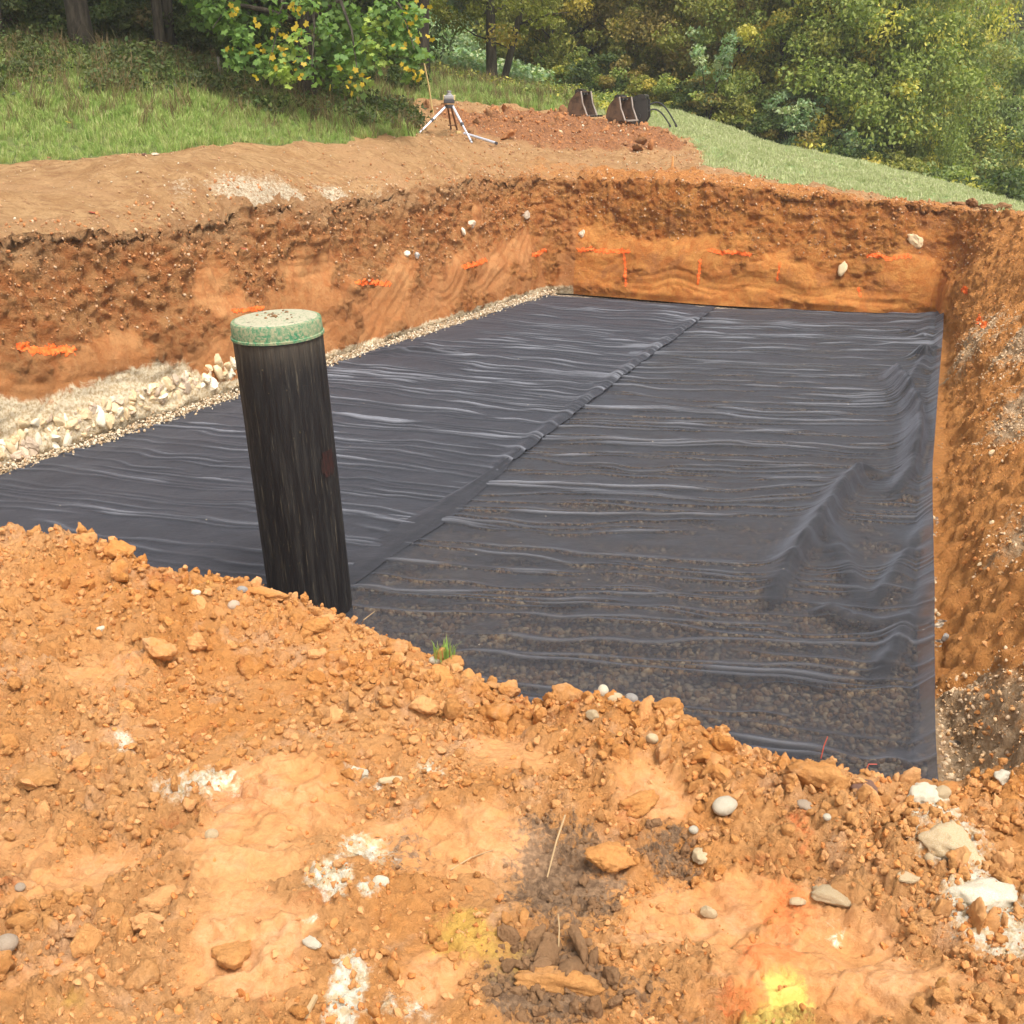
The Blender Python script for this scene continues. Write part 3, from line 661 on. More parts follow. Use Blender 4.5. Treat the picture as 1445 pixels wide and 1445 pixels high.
for k in range(4):
    Fk = allF[fsec == k]; used, inv = np.unique(Fk, return_inverse=True)
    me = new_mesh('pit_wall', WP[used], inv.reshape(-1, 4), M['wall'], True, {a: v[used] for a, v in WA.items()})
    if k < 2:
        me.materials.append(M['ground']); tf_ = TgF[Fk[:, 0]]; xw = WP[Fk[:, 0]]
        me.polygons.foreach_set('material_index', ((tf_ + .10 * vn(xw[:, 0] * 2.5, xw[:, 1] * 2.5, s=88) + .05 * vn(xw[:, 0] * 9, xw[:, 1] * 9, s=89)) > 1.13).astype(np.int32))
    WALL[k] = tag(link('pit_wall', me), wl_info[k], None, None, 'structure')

# orange spray marks: raised ragged patches that follow the wall surface
def wall_at_px(px, py, secs):
    pr = WP[np.isin(WS, secs) & (WP[:, 1] > 4)]
    t_ = (pr[:, 1] * cos(PITCH) - (pr[:, 2] - CZ) * sin(PITCH)); u = 722.5 + F_PX * pr[:, 0] / t_; v = 722.5 - F_PX * (pr[:, 1] * sin(PITCH) + (pr[:, 2] - CZ) * cos(PITCH)) / t_
    idx = np.where(np.isin(WS, secs) & (WP[:, 1] > 4))[0]; d = (u - px) ** 2 + (v - py) ** 2
    o_ = np.argsort(d)[:6]; return idx[o_[np.argmin(pr[o_, 1])]]
SgF, TgF = Sg.ravel(), Tg.ravel()
marks = [(32, 494, 102, 489, .055, 0), (505, 399, 550, 399, .05, 0), (655, 374, 687, 366, .05, 0), (752, 358, 772, 354, .05, 0), (330, 437, 372, 432, .04, 0),
         (815, 350, 886, 352, .05, 1), (881, 353, 880, 402, .035, 1), (998, 354, 1058, 357, .05, 1), (988, 366, 984, 402, .035, 1), (1099, 370, 1096, 395, .03, 1), (1223, 360, 1285, 362, .05, 1), (1210, 405, 1211, 416, .035, 1),
         (1330, 363, 1355, 366, .06, 2), (1357, 405, 1364, 414, .06, 2), (1380, 445, 1390, 462, .05, 2)]
for mi, (x0, y0, x1, y1, hw, sec) in enumerate(marks):
    i0 = wall_at_px(x0, y0, [sec]); i1 = wall_at_px(x1, y1, [sec])
    A = np.array([SgF[i0], TgF[i0]]); B = np.array([SgF[i1], TgF[i1]]); vs = 1 / 2.0
    L = math.hypot(A[0] - B[0], (A[1] - B[1]) * 2); nu = max(4, int((L + .12) / .012)); nv = 14
    d = np.array([B[0] - A[0], (B[1] - A[1]) * 2]) / max(L, 1e-6); q = np.array([-d[1], d[0]])
    uu = np.linspace(-.06, L + .06, nu); vv = np.linspace(-hw * 1.5, hw * 1.5, nv); U, V = np.meshgrid(uu, vv, indexing='ij')
    wob = .018 * vn(U * 4, U * 0 + mi, s=77); s_ = A[0] + d[0] * U + q[0] * (V + wob); t_ = A[1] + (d[1] * U + q[1] * (V + wob)) / 2
    Pm, _, _ = wall_surface(s_.ravel(), np.clip(t_.ravel(), .02, .99))
    G = Pm.reshape(nu, nv, 3); du = np.gradient(G, axis=0); dv = np.gradient(G, axis=1); n = np.cross(du, dv); n /= np.linalg.norm(n, axis=2, keepdims=True) + 1e-9
    view = -G / np.linalg.norm(G, axis=2, keepdims=True); n *= np.sign((n * view).sum(2, keepdims=True)); G = G + n * .007
    edge = np.abs(V) / hw + sst(0, -.06, U) + sst(L, L + .06, U); keepv = edge + .95 * fbm(U * 26, V * 26, o=4, s=mi, g=.75) < .78
    keep = keepv[:-1, :-1] & keepv[1:, 1:]
    Fm = grid_faces(nu, nv, keep)
    if len(Fm): link('paint_mark', new_mesh('paint_mark', G.reshape(-1, 3), Fm, M['paint']), WALL[sec])

# ------------------------------------------------------------------ rock shapes
def ico(sub):
    import bmesh
    bm = bmesh.new(); bmesh.ops.create_icosphere(bm, subdivisions=sub, radius=1.); v = np.array([q.co[:] for q in bm.verts]); f = np.array([[q.index for q in p.verts] for p in bm.faces]); bm.free(); return v, f
ICO = {k: ico(k) for k in (1, 2, 3, 4)}
def rock(name, sub, seed, mat, rough=.35, flatness=(1, 1, .7), smooth=True, facets=6):
    v, f = ICO[sub]; v = v.copy(); r = np.random.RandomState(seed)
    for _ in range(facets):             # knock flats off it
        d = r.normal(size=3); d /= np.linalg.norm(d); k = r.uniform(.45, .85); s_ = v @ d; o_ = np.maximum(0, s_ - k); v -= np.outer(o_ * .85, d)
    n = 1 + rough * fbm(v[:, 0] * 1.3 + seed, v[:, 1] * 1.3, v[:, 2] * 1.3, o=3, s=seed) + rough * .45 * fbm(v[:, 0] * 4.5, v[:, 1] * 4.5 + seed, v[:, 2] * 4.5, o=3, s=seed + 5)
    if sub >= 3: n = n + rough * .34 * fbm(v[:, 0] * 9, v[:, 1] * 11 + seed, v[:, 2] * 11, o=3, s=seed + 9, g=.65)
    v = v * n[:, None] * np.array(flatness)
    return new_mesh(name, v, f, mat, smooth)
def rots(n, full=True): return np.stack([RS.uniform(-pi, pi, n) if full else RS.normal(0, .25, n), RS.uniform(-pi, pi, n) if full else RS.normal(0, .25, n), RS.uniform(-pi, pi, n)], 1)

# ------------------------------------------------------------------ foreground heap
def half_w(y): return 1.05 + .55 * y
fu = np.linspace(-1, 1, 700); fy = [.75]
while fy[-1] < 4.75: fy.append(fy[-1] + .0040 + .0016 * max(0, fy[-1] - 1))
fy = np.array(fy)
LIPc = chaikin(P, SEC, 1)[0][:, 2:4]
DARK = [(790, 1230, 95, 110, 1.), (770, 1390, 110, 80, 1.), (945, 1185, 60, 55, .8), (575, 1200, 60, 50, .6), (1215, 1120, 20, 18, .6), (200, 1110, 25, 25, .4), (905, 1400, 90, 60, .55)]
CHALK = [(520, 1205, 40, 26, 1.25), (470, 1262, 32, 36, 1.25), (490, 1410, 30, 60, 1.3), (525, 1270, 22, 18, .9), (610, 1080, 20, 18, .9), (500, 1095, 22, 14, .9), (545, 1105, 22, 9, .8), (280, 1115, 66, 28, .9), (1310, 1130, 40, 26, 1.1), (1345, 1180, 66, 50, 1.05), (1390, 1270, 66, 66, 1.3), (180, 1062, 22, 16, .8), (1175, 1275, 30, 18, .5), (560, 1440, 60, 30, .7), (440, 1330, 16, 10, .8)]
YEL = [(660, 1330, 60, 50, .8), (700, 1350, 60, 50, .6), (1250, 1010, 20, 16, .3)]
SPR = [(1108, 1395, 34, 50, 1.15), (1085, 1440, 48, 36, 1.1)]
RED = [(1110, 1250, 70, 70, .72), (1085, 1330, 60, 60, .75), (1130, 1160, 25, 50, .7), (1050, 1400, 50, 50, .7), (1115, 1320, 30, 30, .7)]
def pxmask(px, py, L, sc__=1.):
    m_ = np.zeros_like(px)
    for cx, cy, rx, ry, k in L: m_ = np.maximum(m_, k * np.exp(-.9 * (((px - cx) / rx) ** 2 + ((py - cy) / ry) ** 2) ** 1.3))
    return m_
SLABP = [(130, 1250, 110, 60, .8), (380, 1230, 90, 70, .9), (350, 1340, 80, 60, 1.), (400, 1130, 130, 40, .6), (650, 1190, 110, 50, .9), (700, 1060, 60, 40, .7), (480, 1160, 70, 40, .7), (930, 1120, 70, 45, .6), (940, 1290, 60, 70, .7), (1200, 1370, 150, 70, 1.), (1020, 1260, 60, 50, .6), (150, 960, 90, 40, .5), (330, 880, 50, 25, .5), (70, 1400, 90, 40, .6), (1340, 1440, 90, 50, .6), (600, 1400, 70, 40, .6), (50, 1190, 60, 40, .6), (850, 1210, 60, 60, .5)]
# positions of these patches are fixed once, on the level ground plane, in metres
def to_pl(L):
    out = []
    for cx, cy, rx, ry, k in L:
        c = onz(cx, cy, .03); ex = onz(cx + rx, cy, .03); ey = onz(cx, min(cy + ry, 1600), .03); out.append((c[0], c[1], max(.02, ex[0] - c[0]), max(.02, abs(c[1] - ey[1])), k))
    return out
DARK, CHALK, YEL, SPR, RED, SLABP = map(to_pl, (DARK, CHALK, YEL, SPR, RED, SLABP))
def fore_surface(x, y):
    sdl = sdist(x, y, LIPc)            # + on the heap, - over the pit
    wx = x + .06 * fbm(x * 3, y * 3, o=2, s=91); wy = y + .06 * fbm(x * 3, y * 3, o=2, s=92)
    slab = np.clip(pxmask(wx, wy, SLABP) * 1.1, 0, 1); slab = np.clip(slab + .5 * sst(.15, .4, fbm(x * 1.6, y * 1.6, o=3, s=95)) * sst(.25, .6, sdl), 0, 1) * sst(.05, .3, sdl)
    wet = sst(.25, .75, slab + .5 * fbm(x * 6, y * 6, o=5, s=97, g=.65))
    z = H0(x, y) + fbm(x * 1.1, y * 1.1, o=3, s=101) * .045 + fbm(x * 4.2, y * 4.2, o=3, s=103) * .022
    z = z + .035 * np.exp(-((sdl - .12) / .22) ** 2) * (1 + 1.0 * vn(x * 3, y * 3, s=104))          # raised rim
    # slab edges: broken steps
    st = fbm(x * 2.0 + .3 * y, y * 3.1, o=3, s=107); st = st + .05 * fbm(x * 14, y * 14, o=3, s=108); z = z + .020 * sst(.0, .05, st) + .014 * sst(-.26, -.20, st)
    rough = (1 - .9 * wet) * (.42 + .75 * sst(-.35, .35, fbm(x * 1.9 + 3, y * 1.9, o=3, s=98)))
    ang = .6; u = x * cos(ang) - y * sin(ang); v = x * sin(ang) + y * cos(ang)
    for f_, a_, sd_ in ((6.5, .036, 1), (13, .026, 11), (27, .017, 21), (55, .010, 31), (100, .006, 51)):
        jx = u * f_ + .55 * vn(u * f_ * 1.4, v * f_ * 1.4, s=sd_ + 3); jy = v * f_ + .55 * vn(u * f_ * 1.4 + 9, v * f_ * 1.4, s=sd_ + 4)
        c1, c2, rid = cell(jx, jy, sd_); dome = np.sqrt(np.clip(1 - (c1 / .62) ** 2, 0, 1)) * np.clip(rid * 1.5 - .45, 0, 1)
        z = z + (dome * a_ - .30 * a_ * sst(.16, .0, c2 - c1)) * rough * (1 if f_ > 8 else (.35 + .65 * sst(.9, .1, sdl)))
    z = z + wet * (fbm(x * 16, y * 16, o=5, s=115, g=.6) * .009 + .012 * sst(.12, .3, fbm(x * 9, y * 9, o=4, s=117, g=.6)))
    z = z + fbm(x * 22, y * 22, o=4, s=111, g=.6, ridged=True) * .010 * rough + fbm(x * 9, y * 9, o=4, s=113) * .012 + fbm(x * 70, y * 70, o=3, s=114, g=.65, ridged=True) * .0050 * (rough + .15)
    # hairline cracks in the smooth slabs
    k1, k2, _kr = cell(x * 5.5 + .35 * vn(x * 9, y * 9, s=5), y * 5.5 + .35 * vn(x * 9 + 4, y * 9, s=6), 41); z = z - wet * .016 * sst(.045, .0, k2 - k1) * sst(-.2, .2, vn(x * 3, y * 3, s=120)) + wet * .012 * (_kr - .5)
    zin = H0(x, y) * 0 + .02 - 1.5 * np.maximum(0, -sdl) ** 1.12 - .0
    z = z - (.060 + .05 * sst(-.6, 1., x)) * sst(1.1, .0, sdl)
    w_ = sst(.10, -.12, sdl); z = z * (1 - w_) + w_ * (np.minimum(z, zin + (z - H0(x, y)) * 1.4))
    b = np.minimum(half_w(y) - np.abs(x), y - .75); z = z - .30 * sst(.22, .0, b)
    return z, sdl, wet
X, Y = np.meshgrid(fu, fy); X = X * half_w(Y); x = X.ravel(); y = Y.ravel(); z, sdl, wet = fore_surface(x, y)
wx = x + .03 * fbm(x * 9, y * 9, o=3, s=131); wy = y + .03 * fbm(x * 9, y * 9, o=3, s=132)
A = dict(slab=wet, dark=pxmask(wx, wy, DARK), chalk=pxmask(wx, wy, CHALK), yellow=pxmask(wx, wy, YEL), spray=pxmask(wx, wy, SPR), red=pxmask(wx, wy, RED))
keep = (sdl.reshape(X.shape) > -.95)
kf = keep[:-1, :-1] | keep[1:, 1:]
Ff = grid_faces(len(fy), len(fu), kf); used, inv = np.unique(Ff, return_inverse=True)
me = new_mesh('foreground_clay', np.stack([x, y, z], 1)[used], inv.reshape(-1, 4), M['fore'], True, {k: v[used] for k, v in A.items()})
fore = tag(link('foreground_ground', me), 'trampled orange clay heap on the near side of the pit', None, None, 'structure')
def FZ(x, y):
    x = np.atleast_1d(np.asarray(x, float)); y = np.atleast_1d(np.asarray(y, float)); return fore_surface(x, y)
def on_fore(px, py):
    """point of the foreground surface seen at that place of the photo"""
    for _ in range(14):
        a_, yy, d_ = ray(px, py); t_ = np.linspace((.25 - CZ) / d_, (-.45 - CZ) / d_, 160); zs, sdv, _w = FZ(a_ * t_, yy * t_); h_ = np.where(CZ + d_ * t_ < zs)[0]
        if len(h_) and sdv[h_[0]] > -.06: k_ = h_[0]; return float(a_ * t_[k_]), float(yy * t_[k_]), float(zs[k_])
        py += 4
    return tuple(onz(px, py, .0))

# crumbs
crumb_pro = [rock('crumb', 2, 200 + i, M['crumb'], .6, (1, .85, .7), False, 8) for i in range(5)] + [rock('crumb', 2, 210 + i, M['clod_dark'], .5, (1, .85, .7), False, 8) for i in range(2)]
n = 60000; cy = 1.1 + 3.3 * RS.rand(n) ** 1.1; cx = RS.uniform(-1, 1, n) * (.3 + .55 * cy); cz, sdl, wet = FZ(cx, cy)
dk = pxmask(cx, cy, DARK); clump = fbm(cx * 3.5, cy * 3.5, o=3, s=141)
p = (1 - .93 * wet) * (.25 + .75 * sst(-.25, .25, clump)) * (sdl > -.4) * (.5 + .5 * sst(1.3, .2, sdl)); k = RS.rand(n) < p
cx, cy, cz, dk = cx[k], cy[k], cz[k], dk[k]; n = len(cx); sz = .0026 + .0095 * RS.rand(n) ** 4
ix = RS.randint(0, 5, n); ix[dk > .5] = 5 + RS.randint(0, 2, (dk > .5).sum())
scatter('soil_crumbs', np.stack([cx, cy, cz + sz * .25], 1), rots(n), np.stack([sz, sz * RS.uniform(.7, 1.2, n), sz], 1), crumb_pro, ix, 'small loose orange soil crumbs strewn over the near clay', 'soil')

n = 30000; cy = 1.15 + 3.1 * RS.rand(n); cx = RS.uniform(-1, 1, n) * (.25 + .55 * cy); cz, sdl, wet = FZ(cx, cy)
dk = pxmask(cx, cy, DARK); clump = fbm(cx * 2.6, cy * 2.6, o=3, s=145)
p = (1 - .97 * sst(.1, .5, wet)) * (sst(-.2, .35, clump) * .5 + .75 * sst(.9, .1, sdl)) * (sdl > -.3); k = RS.rand(n) < p * .42
cx, cy, cz, dk = cx[k], cy[k], cz[k], dk[k]; n = len(cx); sz = .0065 + .012 * RS.rand(n) ** 2.2
sc_pro = [rock('small_clod', 3, 240 + i, M['clod'], .5, (1, .9, .78), True, 8) for i in range(6)] + [rock('small_clod', 3, 250 + i, M['clod_dark'], .5, (1, .9, .75), True, 8) for i in range(2)]
ix = RS.randint(0, 6, n); ix[dk > .55] = 6 + RS.randint(0, 2, (dk > .55).sum())
scatter('small_clods', np.stack([cx, cy, cz + sz * .35], 1), rots(n), np.stack([sz, sz * RS.uniform(.75, 1.1, n), sz * .9], 1), sc_pro, ix, 'small orange clay clods heaped over the near ground', 'soil')
# clods as objects, in zones that the eye can name
clod_me = [rock('clod', 4, 300 + i, M['clod'], .38, (1, RS.uniform(.7, .95), RS.uniform(.55, .8)), True, 7) for i in range(9)]
zones = [('orange clay clod along the left part of the heap crest beside the dark sheet', 'clods on the left crest', 0, 430, 760, 900, 60, 'clod'),
         ('orange clay clod on the crest between the pipe and the pale pebbles', 'clods on the middle crest', 430, 860, 850, 1030, 75, 'clod'),
         ('orange clay clod on the right part of the crest below the gravel seen through cloth', 'clods on the right crest', 860, 1300, 1000, 1130, 60, 'clod'),
         ('orange clay clod around the white lump at the lower right', 'clods at the lower right', 1300, 1445, 1090, 1440, 30, 'clod'),
         ('orange clay clod on the trampled ground at the lower left', 'clods at the lower left', 0, 450, 1000, 1440, 32, 'clod'),
         ('dark soil clod by the dark earth patch at the bottom middle', 'dark clods at the bottom middle', 690, 900, 1340, 1440, 14, 'clod_dark')]
for label, grp, xa, xb, ya, yb, cnt, mk in zones:
    got = 0; tries = 0
    while got < cnt and tries < 900:
        tries += 1; px = random.uniform(xa, xb); py = random.uniform(ya, yb); q = onz(px, py, .03)
        zz, sdv, wt = FZ(q[0], q[1])
        if sdv[0] < -.02 or wt[0] > .6: continue
        r = random.uniform(.017, .030) if random.random() < .75 else random.uniform(.030, .044)
        me_ = clod_me[random.randrange(9)]
        o = link('clod', me_, None, (q[0], q[1], zz[0] + r * .22), [random.uniform(-3, 3) for _ in range(3)], (r, r * random.uniform(.7, 1), r * random.uniform(.6, .9)), M[mk] if mk != 'clod' else None)
        tag(o, label, 'clod', grp); got += 1
# named bigger lumps
def lump(name, label, cat, px, py, rpx, mat, seed, flat_=(1, .85, .6), rough=.25, facets=5, sink=.3, rz=0., sub=4, grp=None, smooth=True):
    X_, Y_, Z_ = on_fore(px, py); t_ = Y_ * cos(PITCH) - (Z_ - CZ) * sin(PITCH); r = rpx * t_ / F_PX
    me_ = rock(name, sub, seed, mat, rough, flat_, smooth, facets)
    o = link(name, me_, None, (X_, Y_, Z_ + r * flat_[2] * (1 - sink) * .6), (0, 0, rz), (r, r, r)); return tag(o, label, cat, grp)
big = [(950, 984, 24, 'round orange clay lump perched on the crest above the sheet', (1, .9, .85)), (640, 925, 20, 'knobbly orange clod just right of the green grass tuft', (1, .8, .6)), (222, 925, 27, 'big pale faced clod on the left slope above the smooth clay', (1, .8, .8)),
       (280, 915, 20, 'rounded orange clod right of the big pale faced clod', (.9, .8, .9)), (173, 785, 28, 'flat topped clod jutting from the left end of the crest', (1.2, .7, .6)), (120, 770, 20, 'reddish clod next to the flat topped clod at the left crest', (1, .8, .8)),
       (450, 885, 22, 'brown clod under the foot of the black pipe', (1.1, .8, .7)), (355, 945, 24, 'brown orange clod below the pale streak near the pipe', (1.1, .8, .7)), (205, 1385, 32, 'cracked pale clod with a dark underside at the lower left', (1, .8, .9)),
       (235, 1275, 34, 'broken clay block with a flat tan top at the lower left', (1.3, .8, .6)), (325, 1350, 34, 'broken clay block split by a crack near the bottom left', (1.2, .9, .8)), (595, 1000, 24, 'brownish clay clod in the row under the grass tuft', (1.1, .8, .8)),
       (640, 1010, 22, 'orange clay clod at the middle of the row under the grass tuft', (.9, .8, 1)), (700, 1015, 30, 'largest pale orange clod in the row under the grass tuft', (1.2, .8, .7)), (1150, 1110, 40, 'long pale orange clod left of the purple brown stone', (1.3, .8, .7)),
       (900, 1135, 34, 'smooth sided clod beside the white pebble', (1.2, .7, .6)), (50, 1105, 32, 'crumbly orange clod at the left edge over a dark gap', (1.3, .8, .6)), (780, 1390, 60, 'long cracked slab of tan clay lying on dark earth at the bottom', (1.5, .55, .4)), (860, 1215, 36, 'pale wedge of clay right of the dark earth', (1.2, .8, .5)),
       (720, 955, 18, 'brown clod on the crest right of the grass tuft', (1, .8, .8)), (800, 985, 22, 'reddish brown clod left of the cream pebble on the crest', (1.3, .8, .8)), (565, 905, 18, 'rooty brown clod left of the grass tuft', (1.2, .8, .8)), (1335, 1120, 18, 'orange clod right of the white capped lump', (1, .8, .8))]
for i, (px, py, r_, lb, fl) in enumerate(big):
    lump('clod', lb, 'clod', px, py, r_ * .86, M['clod'], 400 + i, fl, .42, 7, .6, random.uniform(-.6, .6))
peb = [(1022, 1145, 20, 'smooth white egg shaped pebble on orange clay right of centre', 'white_stone', (1, .72, .6), .08, 0),
       (10, 1337, 16, 'round pinkish grey pebble at the left edge', 'tan_stone', (1, .95, .75), .06, 0), (891, 981, 10, 'small dark grey pebble on the crest', 'grey_stone', (1, .8, .7), .06, 0), (868, 987, 11, 'cream pebble touching the small dark grey pebble', 'cream_stone', (1.1, .8, .7), .08, 0),
       (851, 972, 10, 'white pebble half hidden behind a clod on the crest', 'white_stone', (.8, .9, 1.1), .08, 0), (988, 1213, 14, 'pale angular stone below the smooth white pebble', 'cream_stone', (.9, 1, .7), .2, 5), (1172, 1272, 27, 'flat cream stone with an orange clay middle', 'cream_stone', (1.1, .8, .35), .2, 3),
       (1415, 1106, 17, 'white angular stone near the right edge of the crest', 'white_stone', (1.2, .8, .6), .25, 5), (1218, 1122, 18, 'purple brown stone set in the right crest', 'purple_stone', (1, .9, .7), .2, 4), (538, 1247, 12, 'rounded whitish pebble between the white chalk patches', 'white_stone', (1, .9, .8), .1, 2),
       (440, 1332, 14, 'white oblong chip at the edge of the smooth clay', 'white_stone', (1.2, .6, .5), .2, 4), (299, 1182, 10, 'round yellowish pebble in the left of the clay', 'cream_stone', (1, 1, .8), .06, 0), (29, 1255, 8, 'small grey pebble near the left edge', 'tan_stone', (1, .9, .7), .05, 0),
       (277, 838, 7, 'small white stone on the crest left of the pipe', 'white_stone', (1.1, .8, .8), .2, 4), (143, 890, 9, 'white chip on the left slope', 'white_stone', (1.2, .8, .6), .25, 5), (342, 834, 7, 'bluish grey pebble on the crest near the pipe', 'grey_stone', (1.2, .8, .8), .1, 0),
       (330, 856, 9, 'grey rounded stone below the bluish grey pebble', 'tan_stone', (1, .9, .8), .1, 0), (614, 937, 8, 'white pebble under the grass tuft', 'white_stone', (1.1, .8, .8), .08, 0), (712, 1004, 7, 'small white pebble on the large pale clod', 'white_stone', (1.2, .7, .8), .08, 0),
       (836, 1012, 10, 'cream stone below the pair of crest pebbles', 'cream_stone', (1.1, .8, .7), .15, 3), (920, 1047, 9, 'pale pebble on the crest left of the round clay lump', 'cream_stone', (1, .9, .8), .12, 2), (978, 1181, 7, 'tiny white pebble above the pale angular stone', 'white_stone', (1, .9, .8), .1, 0),
       (1165, 1169, 6, 'small white pebble in the crumbs right of centre', 'white_stone', (1, .9, .8), .1, 0), (1135, 1139, 12, 'pinkish white stone dusted with red spray', 'tan_stone', (1.1, .8, .6), .2, 4), (1310, 1215, 8, 'cream pebble against the white lump', 'cream_stone', (.8, .9, 1), .1, 0),
       (1281, 1240, 14, 'pale flat stone left of the big white lump', 'cream_stone', (1.2, .8, .4), .2, 3), (1000, 1290, 13, 'cream lump above the yellow sprayed ground', 'cream_stone', (.9, 1, .7), .25, 5), (1125, 1275, 12, 'yellowish chip touching the flat cream stone', 'cream_stone', (1.1, .8, .5), .2, 4),
       (948, 1003 - 10, 6, 'white pebble under the right side of the round clay lump', 'white_stone', (1, .8, .9), .1, 0), (505, 1094, 15, 'white chalk lump left of a pale flat chip', 'white_stone', (1.2, .8, .6), .35, 6), (552, 1104, 12, 'pale flat chip right of the chalk lump', 'cream_stone', (1.6, .6, .4), .25, 5),
       (1308, 1128, 24, 'white capped lump at the right crest', 'white_stone', (1.1, .9, .7), .3, 5), (1330, 1122, 13, 'rounded cream pebble on the white capped lump', 'cream_stone', (1, .8, .8), .12, 1), (1385, 1272, 50, 'large white chalky boulder at the right edge', 'white_stone', (1.1, .75, .5), .3, 6), (1345, 1195, 42, 'buff boulder half buried behind the large white one', 'cream_stone', (1.2, .9, .5), .3, 5)]
def mk_sprayed():
    m = Mat('yellow_sprayed_clay', .8).objco(); n_ = m.noise(3, 6, .7, .5); m.color(m.mix(m.ramp(n_, .58, .8), (.80, .66, .12), (.62, .40, .14))); m.normal(m.bump(m.noise(9, 5), .1)); return m.m
M['spray'] = mk_sprayed()
for i, (px, py, r_, lb, mt, fl, rg, fc) in enumerate(peb):
    lump('stone' if mt != 'spray' else 'clod', lb, 'stone' if mt != 'spray' else 'clod', px, py, r_, M[mt], 500 + i, fl, rg, fc, .55 if r_ < 30 else .7, random.uniform(-.8, .8), sub=4 if r_ > 12 else 3)
# roots and fibres
def fibre(label, pts, r, mat, name='root'):
    mb = MB(); mb.tube(pts, [r, r * .9, r * .7, r * .4][:len(pts)] if len(pts) <= 4 else r, 5); tag(mb.build(name, M[mat]), label, 'root' if name == 'root' else 'fibre')
def fpt(px, py, h=.008): p_ = on_fore(px, py); return (p_[0], p_[1], p_[2] + h)
fibre('thin curved root lying over the dark earth patch', [fpt(797, 1170, .03), fpt(785, 1205, .03), fpt(772, 1250, .02)], .0022, 'root')
fibre('thin pale root crossing the smooth clay left of the dark earth', [fpt(636, 1235), fpt(665, 1215), fpt(697, 1205)], .0018, 'root')
fibre('short pale root standing in the dark earth above the cracked slab', [fpt(788, 1342), fpt(789, 1330, .03), fpt(787, 1320, .045)], .0016, 'root')
fibre('rootlet sticking up at the crest right of the pipe', [fpt(510, 858), (np.array(fpt(514, 858)) + (0, 0, .03)), (np.array(fpt(525, 858)) + (.01, 0, .05))], .0014, 'root')
fibre('red fibre sticking up on the right crest', [fpt(1158, 1054), np.array(fpt(1160, 1054)) + (0, 0, .03), np.array(fpt(1161, 1054)) + (.005, 0, .06)], .0013, 'hay', 'fibre')
fibre('red fibre lying near the end of the sheet on the right crest', [fpt(1221, 1068), np.array(fpt(1224, 1068)) + (0, 0, .02), np.array(fpt(1229, 1068)) + (.012, 0, .02)], .0013, 'hay', 'fibre')
fibre('pale splinter at the bottom left of the chalk patch', [fpt(430, 1440), fpt(446, 1415)], .006, 'root')
# streak of pale clay near the pipe foot
lump('clod', 'long pale streak of clay on the crest in front of the pipe', 'clod', 375, 842, 26, M['clod'], 777, (1.6, .5, .3), .35, 5, .6, -.35)

# ------------------------------------------------------------------ gravel bed and pit floor
bx0 = np.arange(-9, 9, .1); by0 = np.arange(2.5, 21.5, .1); X, Y = np.meshgrid(bx0, by0); x = X.ravel(); y = Y.ravel()
sb = sdist(x, y, BASE[::2]).reshape(X.shape); kf = (sb[:-1, :-1] < .35)
Ff = grid_faces(len(by0), len(bx0), kf); used, inv = np.unique(Ff, return_inverse=True)
def BZ(x, y): return ZF - .03 + .02 * fbm(x * .8, y * .8, o=3, s=151)
bed = tag(link('pit_floor', new_mesh('pit_floor', np.stack([x, y, BZ(x, y)], 1)[used], inv.reshape(-1, 4), M['bed'])), 'gravel floor of the pit under the black sheets', None, None, 'structure')
gp = [rock('pebble', 2, 600 + i, M['gravel'], .2, (1, .8, .6), True, 2) for i in range(5)]
n = 74000; gx = RS.uniform(-4.2, 6.2, n); gy = 3.6 + 10.5 * RS.rand(n) ** 1.25; sbv = sdist(gx, gy, BASE[::2]); k = (sbv < .12) & (gx > (gy - 10.42) * .46 - .35); gx, gy = gx[k], gy[k]; n = len(gx)
sz = .016 + .016 * RS.rand(n) ** 1.5
scatter('gravel', np.stack([gx, gy, BZ(gx, gy) + sz * .35], 1), rots(n), sz, gp, RS.randint(0, 5, n), 'brown river gravel showing through the thin sheet', 'gravel')

# ------------------------------------------------------------------ geotextile sheets
def floorline(pts):
    return np.array([onz(px, py, ZF + .03)[:2] for px, py in pts])
Lc = floorline([(0, 675), (335, 562), (465, 517), (620, 469), (738, 428), (776, 417)]); Lc = np.vstack([[(-7.5, 5.5)], Lc])
Sc = floorline([(490, 805), (720, 650), (1005, 438)]); dS = (Sc[0] - Sc[1]) / np.linalg.norm(Sc[0] - Sc[1]); Sc = np.vstack([[Sc[0] + dS * 3.6], Sc]); Sc[-1] = Sc[-1] + (Sc[-1] - Sc[-2]) * .012
Rc = floorline([(1302, 1080), (1304, 800), (1305, 680), (1316, 560), (1324, 480), (1326, 443)]); Rc = np.vstack([[(1.75, 3.6)], Rc])
def curve(Pt, n):
    L = np.concatenate([[0], np.cumsum(np.hypot(*np.diff(Pt, axis=0).T))]); q = np.linspace(0, L[-1], n); return np.stack([np.interp(q, L, Pt[:, 0]), np.interp(q, L, Pt[:, 1])], 1)
NA = 1400; CL, CS, CR = curve(Lc, NA), curve(Sc, NA), curve(Rc, NA)
def smooth1(C, k=41):
    w_ = np.ones(k) / k; Q = np.pad(C, ((k // 2, k // 2), (0, 0)), 'edge'); return np.stack([np.convolve(Q[:, i], w_, 'valid') for i in range(2)], 1)
CL, CS, CR = smooth1(CL), smooth1(CS), smooth1(CR)
